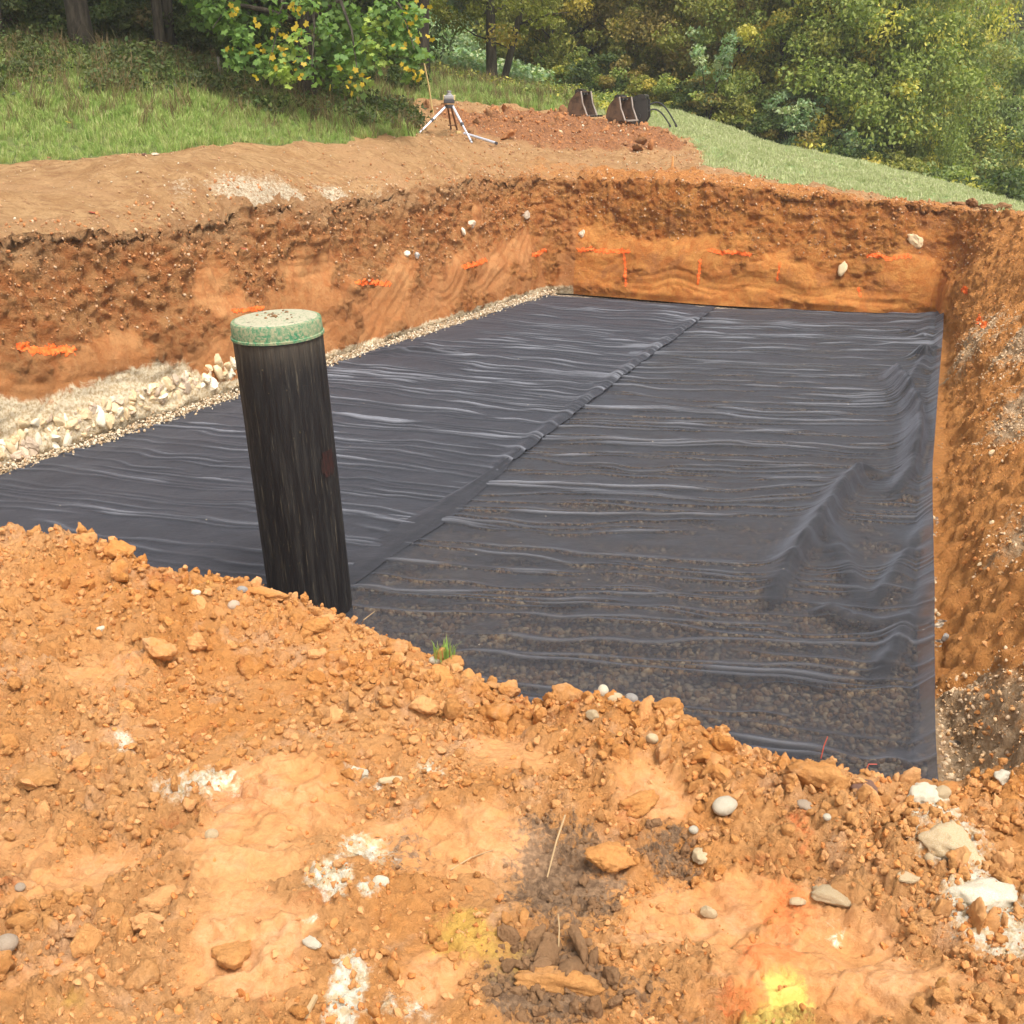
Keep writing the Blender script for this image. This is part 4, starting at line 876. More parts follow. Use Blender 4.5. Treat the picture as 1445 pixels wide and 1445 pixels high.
def ridges(arc, v, seed, y, dens, rightside):
    """cross wrinkles. arc: metres along the sheet, v: metres across"""
    r = np.random.RandomState(seed); z = np.zeros_like(arc); amax = arc.max(); vmax = v.max(); a = .3
    while a < amax:
        Ye = a / amax
        sp = lerp(.24, .105, min(1, Ye * 1.7)) * r.uniform(.55, 1.35); a += sp
        for piece in range(r.choice([1, 2, 3, 3])):
            v0 = r.uniform(-.4, .7) * vmax; ln = r.uniform(.35, 1.0) * vmax; tilt = r.uniform(-.05, .03) + r.choice([0, 0, .08, -.06])
            amp = lerp(.012, .023, min(1, Ye * 2)) * r.uniform(.4, 1.25); wd = r.uniform(.010, .021)
            c = a + tilt * (v - v0) + .11 * vn(v * .9 + seed, v * 0 + a * 3.1, s=seed) + .04 * vn(v * 3.1, v * 0 + a * 2.3, s=seed + 1)
            d = np.abs(arc - c); taper = sst(v0, v0 + .45, v) * sst(v0 + ln, v0 + ln - .5, v) * (.6 + .4 * vn(v * 2.2, v * 0 + a * 7, s=seed + 2))
            z = np.maximum(z, amp * 1.3 / np.cosh(d / wd) * np.clip(taper, 0, 1))
    return z
def poly_d(x, y, Pt):
    d = np.full(x.shape, 9.); tb = np.zeros(x.shape); L = np.concatenate([[0], np.cumsum(np.hypot(*np.diff(Pt, axis=0).T))]); L /= L[-1]; sg = np.zeros(x.shape)
    for i in range(len(Pt) - 1):
        ex, ey = Pt[i + 1] - Pt[i]; t_ = np.clip(((x - Pt[i][0]) * ex + (y - Pt[i][1]) * ey) / (ex * ex + ey * ey), 0, 1)
        qx = x - Pt[i][0] - t_ * ex; qy = y - Pt[i][1] - t_ * ey; q = np.hypot(qx, qy); m_ = q < d
        d = np.where(m_, q, d); tb = np.where(m_, L[i] + t_ * (L[i + 1] - L[i]), tb); sg = np.where(m_, np.sign(ex * qy - ey * qx), sg)
    return d, tb, sg
def base_z(x, y): return ZF + .045 + .035 * fbm(x * .7, y * .7, o=3, s=161) + .012 * fbm(x * 2.2, y * 2.2, o=3, s=163)
def sheet(name, A_, B_, vneg, vpos, nb, seed, mat, label, right):
    D = B_ - A_; Wd = np.linalg.norm(D, axis=1); U = D / Wd[:, None]
    # across parameter in metres, allowing a little beyond each edge
    b = np.linspace(0, 1, nb); Vm = -vneg + b[None, :] * (Wd[:, None] + vneg + vpos)
    x = A_[:, 0:1] + U[:, 0:1] * Vm; y = A_[:, 1:2] + U[:, 1:2] * Vm
    arc = np.repeat(np.concatenate([[0], np.cumsum(np.hypot(*np.diff((A_ + B_) / 2, axis=0).T))])[:, None], nb, 1)
    arc = arc + .0 * x
    rd = ridges(arc, Vm, seed, y, 1, right)
    if right:
        for Pp, _h_, _w_ in FOLDS[:2]: rd = rd * (1 - .8 * np.exp(-(poly_d(x, y, Pp)[0] / .26) ** 2))
    z = base_z(x, y) + rd; crest_sheen = sst(.005, .032, rd) * .85
    rw = rd.copy()
    for q_ in (1, 2, 3, 4, 5, 6):
        rw[:-q_] = np.maximum(rw[:-q_], rd[q_:] * (1 - q_ * .05)); rw[q_:] = np.maximum(rw[q_:], rd[:-q_] * (1 - q_ * .05))
    thick = np.clip(rw * 60, 0, .9)
    if right:
        e = Vm - Wd[:, None]                                # metres past the foot of the right slope
        z = z + np.clip(e + .07, 0, 9) * .95 + .05 * np.exp(-((e + .15) / .12) ** 2) * sst(-.3, .4, vn(y * 1.7, y * 0, s=9)) 
        thick = np.maximum(thick, sst(-.25, .0, e) * .85)
        for Pp, hh, wd in FOLDS:
            d, tb, sg = poly_d(x, y, Pp); hgt = hh * np.interp(tb, [0, .12, .8, 1], [.15, 1, .8, .1]) * (1 + .18 * vn(tb * 14, tb * 0, s=3))
            z = z + hgt / np.cosh(d / (wd * .55) * np.where(sg < 0, .8, 1.7)) * (1 + .12 * vn(x * 6, y * 6, s=12)) ; thick = np.maximum(thick, np.exp(-(d / (wd * 1.5)) ** 2) * .95)
    else:
        e = Wd[:, None] - Vm                                 # metres from the seam (positive left of it)
        k = sst(9.4, 11.0, y) * sst(19., 16.5, y)
        z = z + k * .038 * np.exp(-((e - .03) / .075) ** 2) * (1 + .25 * vn(y * 5, y * 0, s=4)) * (1 - .0 * y)
        z = z + .018 - np.clip(-e - .03, 0, 1) * k * .35
        thick = np.ones_like(x)
        Pp = floorline([(505, 503), (580, 499), (640, 503), (690, 510)]); d, tb, sg = poly_d(x, y, Pp); z = z + .05 * np.exp(-(d / .05) ** 2) * np.sin(np.clip(tb, 0, 1) * pi)
    # the sheets stop just short of the far wall with a wavy hem
    me = new_mesh(name, np.stack([x, y, z], -1).reshape(-1, 3), grid_faces(NA, nb), mat, True, dict(thick=thick.ravel(), crest_sheen=crest_sheen.ravel()))
    return tag(link(name, me), label, 'fabric sheet')
FOLDS = [(floorline([(1258, 525), (1280, 562), (1296, 600), (1296, 640), (1286, 680), (1262, 700)]), .27, .10), (floorline([(1250, 672), (1212, 678), (1178, 715), (1150, 760), (1120, 800), (1090, 850)]), .19, .12),
         (floorline([(1165, 740), (1195, 800), (1215, 850)]), .07, .12), (floorline([(1290, 505), (1306, 510), (1322, 506)]), .15, .10), (floorline([(1280, 545), (1300, 520), (1312, 490)]), .08, .12), (floorline([(1160, 860), (1200, 880), (1300, 900)]), .05, .13), (floorline([(1240, 960), (1290, 880), (1310, 820)]), .07, .12),
         (floorline([(1230, 860), (1280, 790), (1308, 730)]), .06, .1), (floorline([(1275, 470), (1300, 478), (1322, 472)]), .08, .09)]
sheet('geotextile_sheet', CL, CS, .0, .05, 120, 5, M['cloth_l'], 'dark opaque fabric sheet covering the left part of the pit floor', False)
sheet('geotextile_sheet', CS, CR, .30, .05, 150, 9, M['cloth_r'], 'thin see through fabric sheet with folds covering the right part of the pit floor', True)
# the doubled strip along the near part of the seam, coloured darker for fold shade
k = (CS[:, 1] > 5.0) & (CS[:, 1] < 10.6); A_ = CS[k]; T = np.gradient(A_, axis=0); T /= np.linalg.norm(T, axis=1, keepdims=True); Nn = np.stack([T[:, 1], -T[:, 0]], 1)
wv = np.linspace(-.05, .24, 10); wid = (1 + .12 * vn(A_[:, 1] * 1.6, A_[:, 1] * 0, s=6)) * (.15 + .85 * sst(10.6, 8.6, A_[:, 1]))
x = A_[:, 0:1] + Nn[:, 0:1] * wv[None] * wid[:, None]; y = A_[:, 1:2] + Nn[:, 1:2] * wv[None] * wid[:, None]
z = base_z(x, y) + .030 + .008 * vn(x * 3, y * 3, s=8) + .03 * np.exp(-((wv[None] - .02) / .05) ** 2) * sst(8, 10.3, y) - .022 * sst(.13, .24, wv[None] + 0 * x)
tag(link('geotextile_strip', new_mesh('geotextile_strip', np.stack([x, y, z], -1).reshape(-1, 3), grid_faces(len(A_), 10), M['cloth_d'], True, dict(thick=np.ones(x.size)))), 'dark overlap strip of fabric along the seam running from the pipe', 'fabric strip')

# ------------------------------------------------------------------ manhole pipe
PB = Vector((-1.405, 6.97, ZF - .05)); PT = Vector((-1.497, 6.93, .262)); axd = (PT - PB); PH = axd.length; PR = .283
pq = axd.to_track_quat('Z', 'Y').to_euler()
pipe = empty('manhole_pipe', PB, 'tall black plastic pipe with a green lid standing on the dark sheet', 'pipe'); pipe.rotation_euler = pq
mb = MB(); n_ = 96; prof = []
zz = 0.
rows = np.linspace(0, PH - .125, 40); vs = []; fs = []
for i, h_ in enumerate(rows):
    for kk in range(n_):
        a = 2 * pi * kk / n_; r_ = PR - .004 * (kk % 4 == 0) + .0015 * sin(kk * 3.1); vs.append((r_ * cos(a), r_ * sin(a), h_))
for i in range(len(rows) - 1):
    for kk in range(n_): a = i * n_ + kk; b_ = i * n_ + (kk + 1) % n_; fs.append((a, b_, b_ + n_, a + n_))
mb.add(vs, fs); mb.build('pipe_wall', M['pipe'], pipe)
MB().lathe([(PR - .012, 0), (PR - .012, .035)], 64, (0, 0, PH - .135), False).build('neck', M['dark'], pipe)
mb = MB(); mb.lathe([(PR + .004, -.012), (PR + .012, -.010), (PR + .012, .004), (PR + .004, .008), (PR + .002, .085), (PR - .004, .096), (PR - .016, .100), (PR - .03, .098)], 96, (0, 0, PH - .105)); lid = mb.build('lid', M['lid'], pipe)
mb = MB(); mb.lathe([(PR - .022, 0), (PR - .028, .006), (PR - .06, .008), (.14, .012), (.05, .014)], 96, (0, 0, PH - .007)); mb.build('lid_top', M['lidtop'], lid)
lid.children[0].parent = lid
dp = [rock('debris', 1, 800 + i, M['clod_dark'], .4) for i in range(2)]
for i in range(34):
    a = random.uniform(0, 2 * pi); r_ = abs(random.gauss(0, .10)); s_ = random.uniform(.004, .011)
    link('mud_crumb', dp[i % 2], lid, (r_ * cos(a) - .02, r_ * sin(a), PH + .01), (random.random() * 3, 0, random.random() * 3), (s_ * 1.3, s_, s_ * .6))
mb = MB()
G = []
for i in range(8):
    for j in range(6):
        a = radians(26 + i * 4.2); r_ = PR + .0025; G.append((r_ * cos(a), r_ * sin(a), PH - .86 - j * .035))
mb.add(G, [(i * 6 + j, i * 6 + j + 1, i * 6 + j + 7, i * 6 + j + 6) for i in range(7) for j in range(5) if not (i in (0, 6) and j in (0, 4))])
m = Mat('faded_red_mark', .6).objco(); m.color(m.mix(m.ramp(m.noise(30, 5, .7, stretch=(3, 3, .4)), .4, .6), (.015, .012, .011), (.045, .016, .013))); M['redmark'] = m.m
mb.build('paint_smear', M['redmark'], pipe)

# ------------------------------------------------------------------ stones in and below the left wall
cs = [rock('stone', 3, 900 + i, M['white_stone'], .35, (1, .8, .75), False if i % 2 else True, 9) for i in range(5)]
for px, py, r_ in [(370, 0, 0)] [:0] + [(i * 15 + random.uniform(-9, 9), 636 - i * 5.4 + random.uniform(-24, 24) * (1 - i * .022), random.choice((4, 5, 6, 7, 9, 12)) * random.uniform(.9, 1.2)) for i in range(23) for _ in range(7)]:
    if py < 10: continue
    i0 = wall_at_px(px, py, [0]); p_ = WP[i0]; r = r_ * p_[1] / F_PX
    link('stone', cs[random.randrange(5)], WALL[0], p_ + np.array((-.25 * r, .1 * r, 0)), [random.uniform(-3, 3) for _ in range(3)], (r * 1.3, r, r * .8), random.choice([None, M['cream_stone'], M['cream_stone'], M['tan_stone']]))
for (px, py, r_, sec, mt) in [(1193, 380, 9, 1, 'cream_stone'), (820, 328, 6, 1, 'white_stone'), (1293, 340, 12, 1, 'cream_stone'), (743, 303, 8, 0, 'tan_stone'), (665, 313, 8, 0, 'tan_stone'), (588, 358, 6, 0, 'grey_stone'), (575, 357, 5, 0, 'white_stone'), (652, 325, 5, 0, 'white_stone'), (1398, 636, 5, 2, 'cream_stone'), (1331, 895, 8, 2, 'grey_stone'), (1322, 863, 5, 2, 'cream_stone'), (1385, 795, 5, 2, 'cream_stone'), (1400, 735, 5, 2, 'cream_stone')]:
    i0 = wall_at_px(px, py, [sec]); p_ = WP[i0]; r = r_ * p_[1] / F_PX
    link('stone', cs[random.randrange(5)], WALL[sec], p_, [random.uniform(-3, 3) for _ in range(3)], (r * 1.2, r, r), M[mt])
# gravel strip at the foot of the left wall and gravel on the right slope
lg = [rock('pebble', 1, 650 + i, M['lime_gravel'], .25, (1, .8, .6), True, 2) for i in range(4)]
sel = np.where((WS == 0) & (TgF < .045) & (WP[:, 1] < 20))[0]; pk = RS.choice(sel, 15000); jit_ = RS.normal(0, .075, (15000, 3)) * (1, 1, .25); pts = WP[pk] + jit_ + (.10, -.06, 0); pts[:, 2] = np.maximum(pts[:, 2], ZF - .01); sz = .010 + .016 * RS.rand(15000) ** 2
scatter('pale_gravel', pts, rots(15000), sz, lg, RS.randint(0, 4, 15000), 'pale limestone gravel along the foot of the left wall', 'gravel')
sg_ = [rock('pebble', 2, 660 + i, M['slope_gravel'], .2, (1, .8, .6), True, 2) for i in range(4)]
gsel = np.where((WS == 2) & (WA['grey'] > .3) & (TgF < .97) & (TgF > np.where(WP[:, 1] < 8, .03, .12)))[0]; pr_ = WA['grey'][gsel] * (.3 + .7 * sst(-.2, .2, vn(WP[gsel, 0] * 3, WP[gsel, 1] * 3, s=71))); pk = RS.choice(gsel, 9000, p=pr_ / pr_.sum()); sz = .006 + .013 * RS.rand(9000) ** 2.5
scatter('slope_gravel', WP[pk] + RS.normal(0, .008, (9000, 3)) - (0, 0, .004), rots(9000), sz, sg_, RS.randint(0, 4, 9000), 'beige gravel patches on the sloping right bank', 'gravel')
wsel = np.where((WS == 2) & (TgF < 1.3) & (TgF > .12))[0]; pk = RS.choice(wsel, 15000); sz = .004 + .020 * RS.rand(15000) ** 6
scatter('bank_crumbs', WP[pk] + RS.normal(0, .012, (15000, 3)), rots(15000), sz, crumb_pro[:5], RS.randint(0, 5, 15000), 'orange soil crumbs on the sloping right bank', 'soil')
wsel = np.where((WS < 2) & (TgF < 1.6) & (TgF > .45) & (WA['smooth'] < .3))[0]; pk = RS.choice(wsel, 14000); sz = .005 + .024 * RS.rand(14000) ** 5
dcp = [rock('crumb', 2, 240 + i, M['spoil_crumb'], .45, (1, .85, .7)) for i in range(3)] + [rock('crumb', 2, 244 + i, M['dirt_crumb'], .45, (1, .85, .7)) for i in range(3)]
scatter('wall_crumbs', WP[pk] + RS.normal(0, .012, (14000, 3)), rots(14000), sz, dcp, RS.randint(0, 6, 14000), 'broken soil clinging to the upper pit walls', 'soil')
# crumbs and gravel on the dirt bench
n = 60000; gx = RS.uniform(-10, 8, n); gy = RS.uniform(10.5, 26, n); g, br, mead, wood, pale, orange = masks(gx, gy); sdv = sdist(gx, gy, LIPc)
pr_ = (1 - g) * (.22 * (.3 + sst(-.2, .4, fbm(gx * 1.5, gy * 1.5, o=3, s=197))) + pale * 1. + br * .6 + orange * .3); k = (RS.rand(n) < pr_) & (sdv > .03); gx, gy, pale, br = gx[k], gy[k], pale[k], br[k]; n = len(gx)
ix = np.where(RS.rand(n) < pale * 1.3 + .12, 6 + RS.randint(0, 4, n), np.where(RS.rand(n) < br, RS.randint(0, 3, n), 3 + RS.randint(0, 3, n))); sz = (.005 + .017 * RS.rand(n) ** 4) * (1 + 1.3 * br * RS.rand(n))
scatter('bench_rubble', np.stack([gx, gy, GZ(gx, gy) + sz * .3 + .01], 1), rots(n), sz, dcp + lg, ix, 'crumbs and pale chippings on the dirt beside the pit', 'rubble')
# spoil clods that can be told apart
for i in range(46):
    q = random.choice(SPOIL); q2 = random.choice(SPOIL); t_ = random.random(); xx, yy = q[0] + (q2[0] - q[0]) * t_, q[1] + (q2[1] - q[1]) * t_
    r = random.uniform(.06, .15)
    o = link('clod', clod_me[i % 9], None, (xx, yy, gz(xx, yy) + r * .3), [random.uniform(-3, 3) for _ in range(3)], (r, r * .8, r * .7), M['clod_brown'] if i % 3 else M['clod_rust']); tag(o, 'reddish brown clod on the long low spoil heap behind the pit', 'clod', 'clods of the spoil heap')
for i, (px, py, Y_, r, mt, lb) in enumerate([(787, 193, 23.5, .12, 'cream_stone', 'pale stone in the middle of the spoil heap'), (221, 237, 15, .06, 'tan_stone', 'pale stone on the dirt just below the left grass edge'), (204, 226, 15.3, .045, 'purple_stone', 'small reddish stone just left of the pale stone by the grass edge')]):
    p_ = aty(px, py, Y_); o = link('stone', cs[i], None, (p_[0], p_[1], gz(p_[0], p_[1]) + r * .3), (0, 0, i), (r, r * .8, r * .6), M[mt]); tag(o, lb, 'stone')
for i, (px, py, r, mt) in enumerate([(1354, 292, .15, 'clod_brown'), (1372, 286, .19, 'clod_brown'), (1390, 291, .15, 'clod_brown'), (1410, 296, .13, 'clod_brown'), (1338, 297, .10, 'clod_brown')]):
    p_ = aty(px, py + 6, 19.6); lbs = ['left one', 'tallest one', 'middle one', 'rightmost one', 'smallest one']
    o = link('clod', clod_me[(i * 2) % 9], None, (p_[0], p_[1], gz(p_[0], p_[1]) + r * .35), (.3 * i, .2, i), (r * 1.2, r * .9, r * .75), M[mt]); tag(o, 'dark brown turf lump on the far right pit corner, ' + lbs[i] + ' of five', 'clod')

# ------------------------------------------------------------------ grass
def tuft(name, nb, h, spread, mat, seed, bend=.5, wid=.006):
    r = np.random.RandomState(seed); V = []; Fq = []; T_ = []
    for b in range(nb):
        a = r.uniform(0, 2 * pi); rr = r.uniform(0, spread); x0, y0 = rr * cos(a), rr * sin(a); a2 = r.uniform(0, 2 * pi); hh = h * r.uniform(.5, 1.); be = bend * hh * r.uniform(.2, 1.); w_ = wid * r.uniform(.7, 1.3)
        dx, dy = cos(a2), sin(a2); px_, py_ = -dy * w_, dx * w_; n0 = len(V); t_ = r.rand()
        V += [(x0 - px_, y0 - py_, -.02), (x0 + px_, y0 + py_, -.02), (x0 + dx * be * .35 + px_ * .8, y0 + dy * be * .35 + py_ * .8, hh * .62), (x0 + dx * be * .35 - px_ * .8, y0 + dy * be * .35 - py_ * .8, hh * .62), (x0 + dx * be, y0 + dy * be, hh * .95), (x0 + dx * be, y0 + dy * be, hh * .95)]
        Fq += [(n0, n0 + 1, n0 + 2, n0 + 3), (n0 + 3, n0 + 2, n0 + 4, n0 + 5)]; T_ += [t_] * 6
    me = bpy.data.meshes.new(name); me.from_pydata(V, [], [f for f in Fq if True]); me.materials.append(mat)
    at_ = me.attributes.new('tint', 'FLOAT', 'POINT'); at_.data.foreach_set('value', np.array(T_, np.float32)); return me
tg = [tuft('grass_tuft', 16, .20, .07, M['grass'], 20 + i, .7, .005) for i in range(4)]; td = [tuft('dry_tuft', 12, .42, .09, M['grass_dry'], 30 + i, .5, .004) for i in range(3)]; tm = [tuft('meadow_tuft', 22, .09, .12, M['grass_mead'], 40 + i, .6, .008) for i in range(3)]
n = 62000; gx = RS.uniform(-12, 2, n); gy = RS.uniform(13, 32, n); g, br, mead, wood, pale, orange = masks(gx, gy); k = (RS.rand(n) < (g > .35) * (1 - wood * .7) * (1 - .6 * sst(.1, .4, fbm(gx, gy, o=3, s=171)) * (gy < 17)) * (1 - .8 * br)); gx, gy, wood = gx[k], gy[k], wood[k]; n = len(gx)
edge = sst(0, 3.5, gy - (15.6 + .45 * (gx + 5))); ix = np.where(RS.rand(n) < np.clip(edge * .20 + wood * .15 - .05, 0, .35), 4 + RS.randint(0, 3, n), RS.randint(0, 4, n)); sz = RS.uniform(.35, 1.0, n) * (.8 + .45 * edge) * (.7 + .5 * sst(-.4, .4, fbm(gx * 1.7, gy * 1.7, o=3, s=173)))
scatter('bank_grass', np.stack([gx, gy, GZ(gx, gy)], 1), rots(n, False), sz, tg + td, ix, 'green grass with dry stalks on the bank left of the pit', 'grass')
n = 52000; gx = RS.uniform(-2, 15, n); gy = RS.uniform(19, 38, n); g, br, mead, wood, pale, orange = masks(gx, gy); k = (RS.rand(n) < (g > .4) * (1 - .85 * wood) * (mead > .15) * (1 - .5 * sst(.1, .3, fbm(gx * 1.3, gy * 1.3, o=3, s=181)))); gx, gy = gx[k], gy[k]; n = len(gx)
ix = RS.randint(0, 3, n); sz = RS.uniform(.5, 1.1, n)
scatter('meadow_grass', np.stack([gx, gy, GZ(gx, gy)], 1), rots(n, False), sz, tm, ix, 'short pale green meadow grass on the slope to the right', 'grass')
bn = 420; bxx = RS.uniform(-11.5, -1.8, bn); byy = 17.3 + (bxx + 8) * .42 + 3.6 * RS.rand(bn) ** .8; BRAM = (bxx, byy)
# loose green tuft on the heap
fx_, fy_, fz_ = on_fore(628, 918)
mt_ = tuft('grass_tuft', 70, .045, .035, M['grass'], 77, .7, .0014); o = link('grass_tuft', mt_, None, (fx_, fy_, fz_ + .015)); tag(o, 'small tuft of green grass growing on the clay crest', 'grass tuft')

# ------------------------------------------------------------------ leaves and trees
def leaf_cloud(name, centers, crad, n_per, size, mat, seed, up=.35, droop=0, aspect=.62):
    """many separate leaves around clump centres, joined as one crown"""
    r = np.random.RandomState(seed); nc = len(centers); N = nc * n_per; C_ = np.repeat(centers, n_per, 0); cr = np.repeat(crad, n_per)
    d = r.normal(size=(N, 3)); d /= np.linalg.norm(d, axis=1, keepdims=True); rad = cr * r.rand(N) ** .45; Pn = C_ + d * rad[:, None] * (1, 1, .62); Pn[:, 2] -= droop * r.rand(N) * cr
    nr = d * .5 + r.normal(size=(N, 3)) * .7; nr[:, 2] += up; nr /= np.linalg.norm(nr, axis=1, keepdims=True)
    t1 = np.cross(nr, r.normal(size=(N, 3))); t1 /= np.linalg.norm(t1, axis=1, keepdims=True) + 1e-9; t2 = np.cross(nr, t1); s_ = size * r.uniform(.6, 1.35, N)[:, None]
    V = np.stack([Pn - t1 * s_, Pn + t2 * s_ * aspect - nr * s_ * .15, Pn + t1 * s_, Pn - t2 * s_ * aspect - nr * s_ * .15], 1).reshape(-1, 3)
    Fq = np.arange(N * 4).reshape(N, 4); tint = np.repeat(r.rand(N), 4); cl = np.repeat(np.repeat(r.rand(nc), n_per), 4)
    return new_mesh(name, V, Fq, mat, False, dict(tint=tint, clump=cl))
def crown_centers(r, R, Hc, nc, lo=0., inner=.25):
    th = r.uniform(0, 2 * pi, nc); u = r.uniform(-1, 1, nc); k = (inner + (1 - inner) * r.rand(nc) ** .4) * (1 + .22 * np.sin(th * 3 + r.rand() * 6) * (r.rand(nc)))
    c = np.stack([R * k * np.sqrt(1 - u * u) * np.cos(th), R * k * np.sqrt(1 - u * u) * np.sin(th), Hc * k * u], 1); return c
def crown(seed, R, Hc, nc, n_per, size, mat, cr=(.35, .8), **kw):
    r = np.random.RandomState(seed); c = crown_centers(r, R, Hc, nc); return leaf_cloud('crown', c, r.uniform(cr[0], cr[1], nc), n_per, size, mat, seed + 1, **kw)
def trunk_mesh(seed, h, r0, lean=(0, 0), limbs=7, reach=2., mat=None, start=.35, name='trunk'):
    r = np.random.RandomState(seed); mb = MB(); n_ = 9; pts = []
    for i in range(n_): f = i / (n_ - 1); pts.append((lean[0] * f * h + .10 * sin(3 * f + seed), lean[1] * f * h + .08 * cos(4 * f + seed) - .08, -.3 + f * (h + .3)))
    mb.tube(pts, [r0 * (1.25 if i == 0 else 1 - .8 * i / n_) for i in range(n_)], 9)
    for k in range(limbs):
        f = r.uniform(start, .95); i = min(int(f * (n_ - 1)), n_ - 2); p0 = Vector(pts[i]); a = r.uniform(0, 2 * pi); L = reach * r.uniform(.5, 1.) * (1.15 - f * .5); up = r.uniform(.2, .8)
        q = [p0 + Vector((cos(a) * L * t_, sin(a) * L * t_, up * L * t_ ** 1.3 + .06 * sin(9 * t_ + k))) for t_ in (0, .3, .6, 1.)]; mb.tube(q, [r0 * .38 * (1 - f * .4), r0 * .28, r0 * .17, r0 * .06], 6)
    me = bpy.data.meshes.new(name); me.from_pydata(mb.v, [], mb.f); me.polygons.foreach_set('use_smooth', [True] * len(me.polygons)); me.update(); me.materials.append(mat or M['bark']); return me
VAR = [crown(1000, 2.9, 4.3, 170, 230, .058, M['lf_green']), crown(1010, 2.6, 3.8, 130, 250, .064, M['lf_green'], (.4, .9)), crown(1020, 3.1, 3.6, 220, 170, .055, M['lf_green'], (.25, .6)), crown(1030, 2.3, 4.6, 140, 230, .06, M['lf_green'], (.3, .7))]
TRV = [trunk_mesh(50 + i, 7.5, .16, (random.uniform(-.08, .08), 0), 12, 2.6, M['bark'], .1) for i in range(3)]
def tree(name, label, cat, x, y, sx, sz_, mat, v, group=None, zc=4.2, rz=None, trunk=0, tmat=None):
    z0 = gz(x, y); t = empty(name, (x, y, z0), label, cat, group); t.rotation_euler = (0, 0, random.uniform(0, 6.28) if rz is None else rz)
    link('crown', VAR[v], t, (0, 0, zc * sz_), None, (sx, sx, sz_), mat); link('trunk', TRV[trunk % 3], t, None, None, (sx, sx, sz_), tmat or M['bark']); return t
def X_at(px, Y_): return (px - 722.5) / F_PX * Y_ * (cos(PITCH) + .4 * sin(PITCH)) ** -1 * 1.0
# right wood edge (front row)
row = [(775, 42.5, 1.0, 1.15, 'lf_olive', 0, 'olive tree standing behind the twin trunked tree'), (838, 41.5, .95, 1.05, 'lf_rust', 3, 'rusty brown leaved tree above the first digger bucket'), (900, 39.5, .95, 1.1, 'lf_olive', 2, 'olive brown tree right above the two digger buckets'),
       (965, 38.2, .9, 1.05, 'lf_rust', 1, 'reddish olive tree behind the pale sapling'), (1030, 37.2, .95, 1.1, 'lf_olive', 0, 'olive tree between the pale sapling and the pale shrub'), (1100, 36.2, .95, 1.1, 'lf_green', 2, 'green tree standing behind the pale shrub'),
       (1165, 35.4, .95, 1.1, 'lf_olive', 3, 'yellowish olive tree on the meadow edge right of the pale shrub'), (1225, 34.8, 1., 1.15, 'lf_green', 1, 'dense green tree overhanging the meadow'), (1278, 34.6, .8, 1.15, 'lf_green', 0, 'tall green tree with the rounded right edge that ends the near wood')]
for px, Y_, sx, sz_, mt, v, lb in row: tree('broadleaf_tree', lb, 'tree', X_at(px, Y_), Y_, sx, sz_, M[mt], v, None, 3.6, trunk=v)
for i, (px, Y_) in enumerate([(740, 52), (830, 50), (910, 48), (990, 46), (1070, 45), (1150, 44), (1230, 43), (650, 56), (560, 50), (480, 46)]):
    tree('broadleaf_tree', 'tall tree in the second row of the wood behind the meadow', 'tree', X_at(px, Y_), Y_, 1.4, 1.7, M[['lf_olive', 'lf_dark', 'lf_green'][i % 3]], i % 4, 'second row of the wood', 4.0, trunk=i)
for i, (px, Y_, s_) in enumerate([(px0, Y0 * (1.35 if Y0 > 60 else 1), s0 * (1.3 if Y0 > 60 else 1)) for px0, Y0, s0 in [(1310, 52, 1.2), (1350, 55, 1.4), (1400, 50, 1.3), (1450, 53, 1.5), (1500, 48, 1.4), (1330, 66, 1.8), (1385, 68, 1.9), (1440, 64, 1.8), (1500, 66, 2), (1570, 58, 1.8), (1380, 84, 2.5), (1300, 82, 2.6), (1225, 80, 2.6), (1130, 80, 2.6), (1460, 86, 2.3), (1340, 44, .9), (1390, 42, .9), (1435, 41, 1.), (1480, 40, 1.), (1540, 42, 1.1)]]):
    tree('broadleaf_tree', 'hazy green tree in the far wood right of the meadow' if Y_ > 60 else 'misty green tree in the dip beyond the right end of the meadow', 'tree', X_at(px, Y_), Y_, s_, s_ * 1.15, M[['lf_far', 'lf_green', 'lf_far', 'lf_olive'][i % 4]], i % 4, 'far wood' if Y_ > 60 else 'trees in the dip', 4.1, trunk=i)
NTH = ['first', 'second', 'third', 'fourth', 'fifth', 'sixth', 'seventh', 'eighth', 'ninth', 'tenth', 'eleventh', 'twelfth', 'thirteenth', 'fourteenth', 'fifteenth', 'sixteenth', 'seventeenth']
# low bushes that close the foot of the wood
BV = [crown(1100, 1., .8, 40, 110, .055, M['lf_green'], (.2, .4)), crown(1110, .9, .95, 34, 120, .05, M['lf_green'], (.2, .4))]
def bush(label, x, y, s_, mat, v=0, group=None, sz_=None, name='bush'):
    o = link(name, BV[v], None, (x, y, gz(x, y) + .6 * s_), (0, 0, random.uniform(0, 6)), (s_, s_, sz_ or s_), mat); return tag(o, label, 'bush', group)
for i in range(17):
    px = 790 + i * 30; Y_ = np.interp(px, [780, 930, 1100, 1250, 1345], [38.5, 35.2, 34.2, 33., 30.8])
    bush('low bush at the foot of the wood along the meadow, ' + NTH[i] + ' from the left', X_at(px, Y_), Y_, random.uniform(.7, 1.15), M[['lf_olive', 'lf_green', 'lf_dark', 'lf_rust'][i % 4]], i % 2, 'bushes along the meadow edge')
for i in range(9):
    px = 1340 + i * 24; Y_ = 31 + random.uniform(-1, 3); bush('dark bush below the crest at the right end of the meadow', X_at(px, Y_), Y_, random.uniform(1., 1.5), M[['lf_far', 'lf_dark', 'lf_green'][i % 3]], i % 2, 'bushes below the crest')
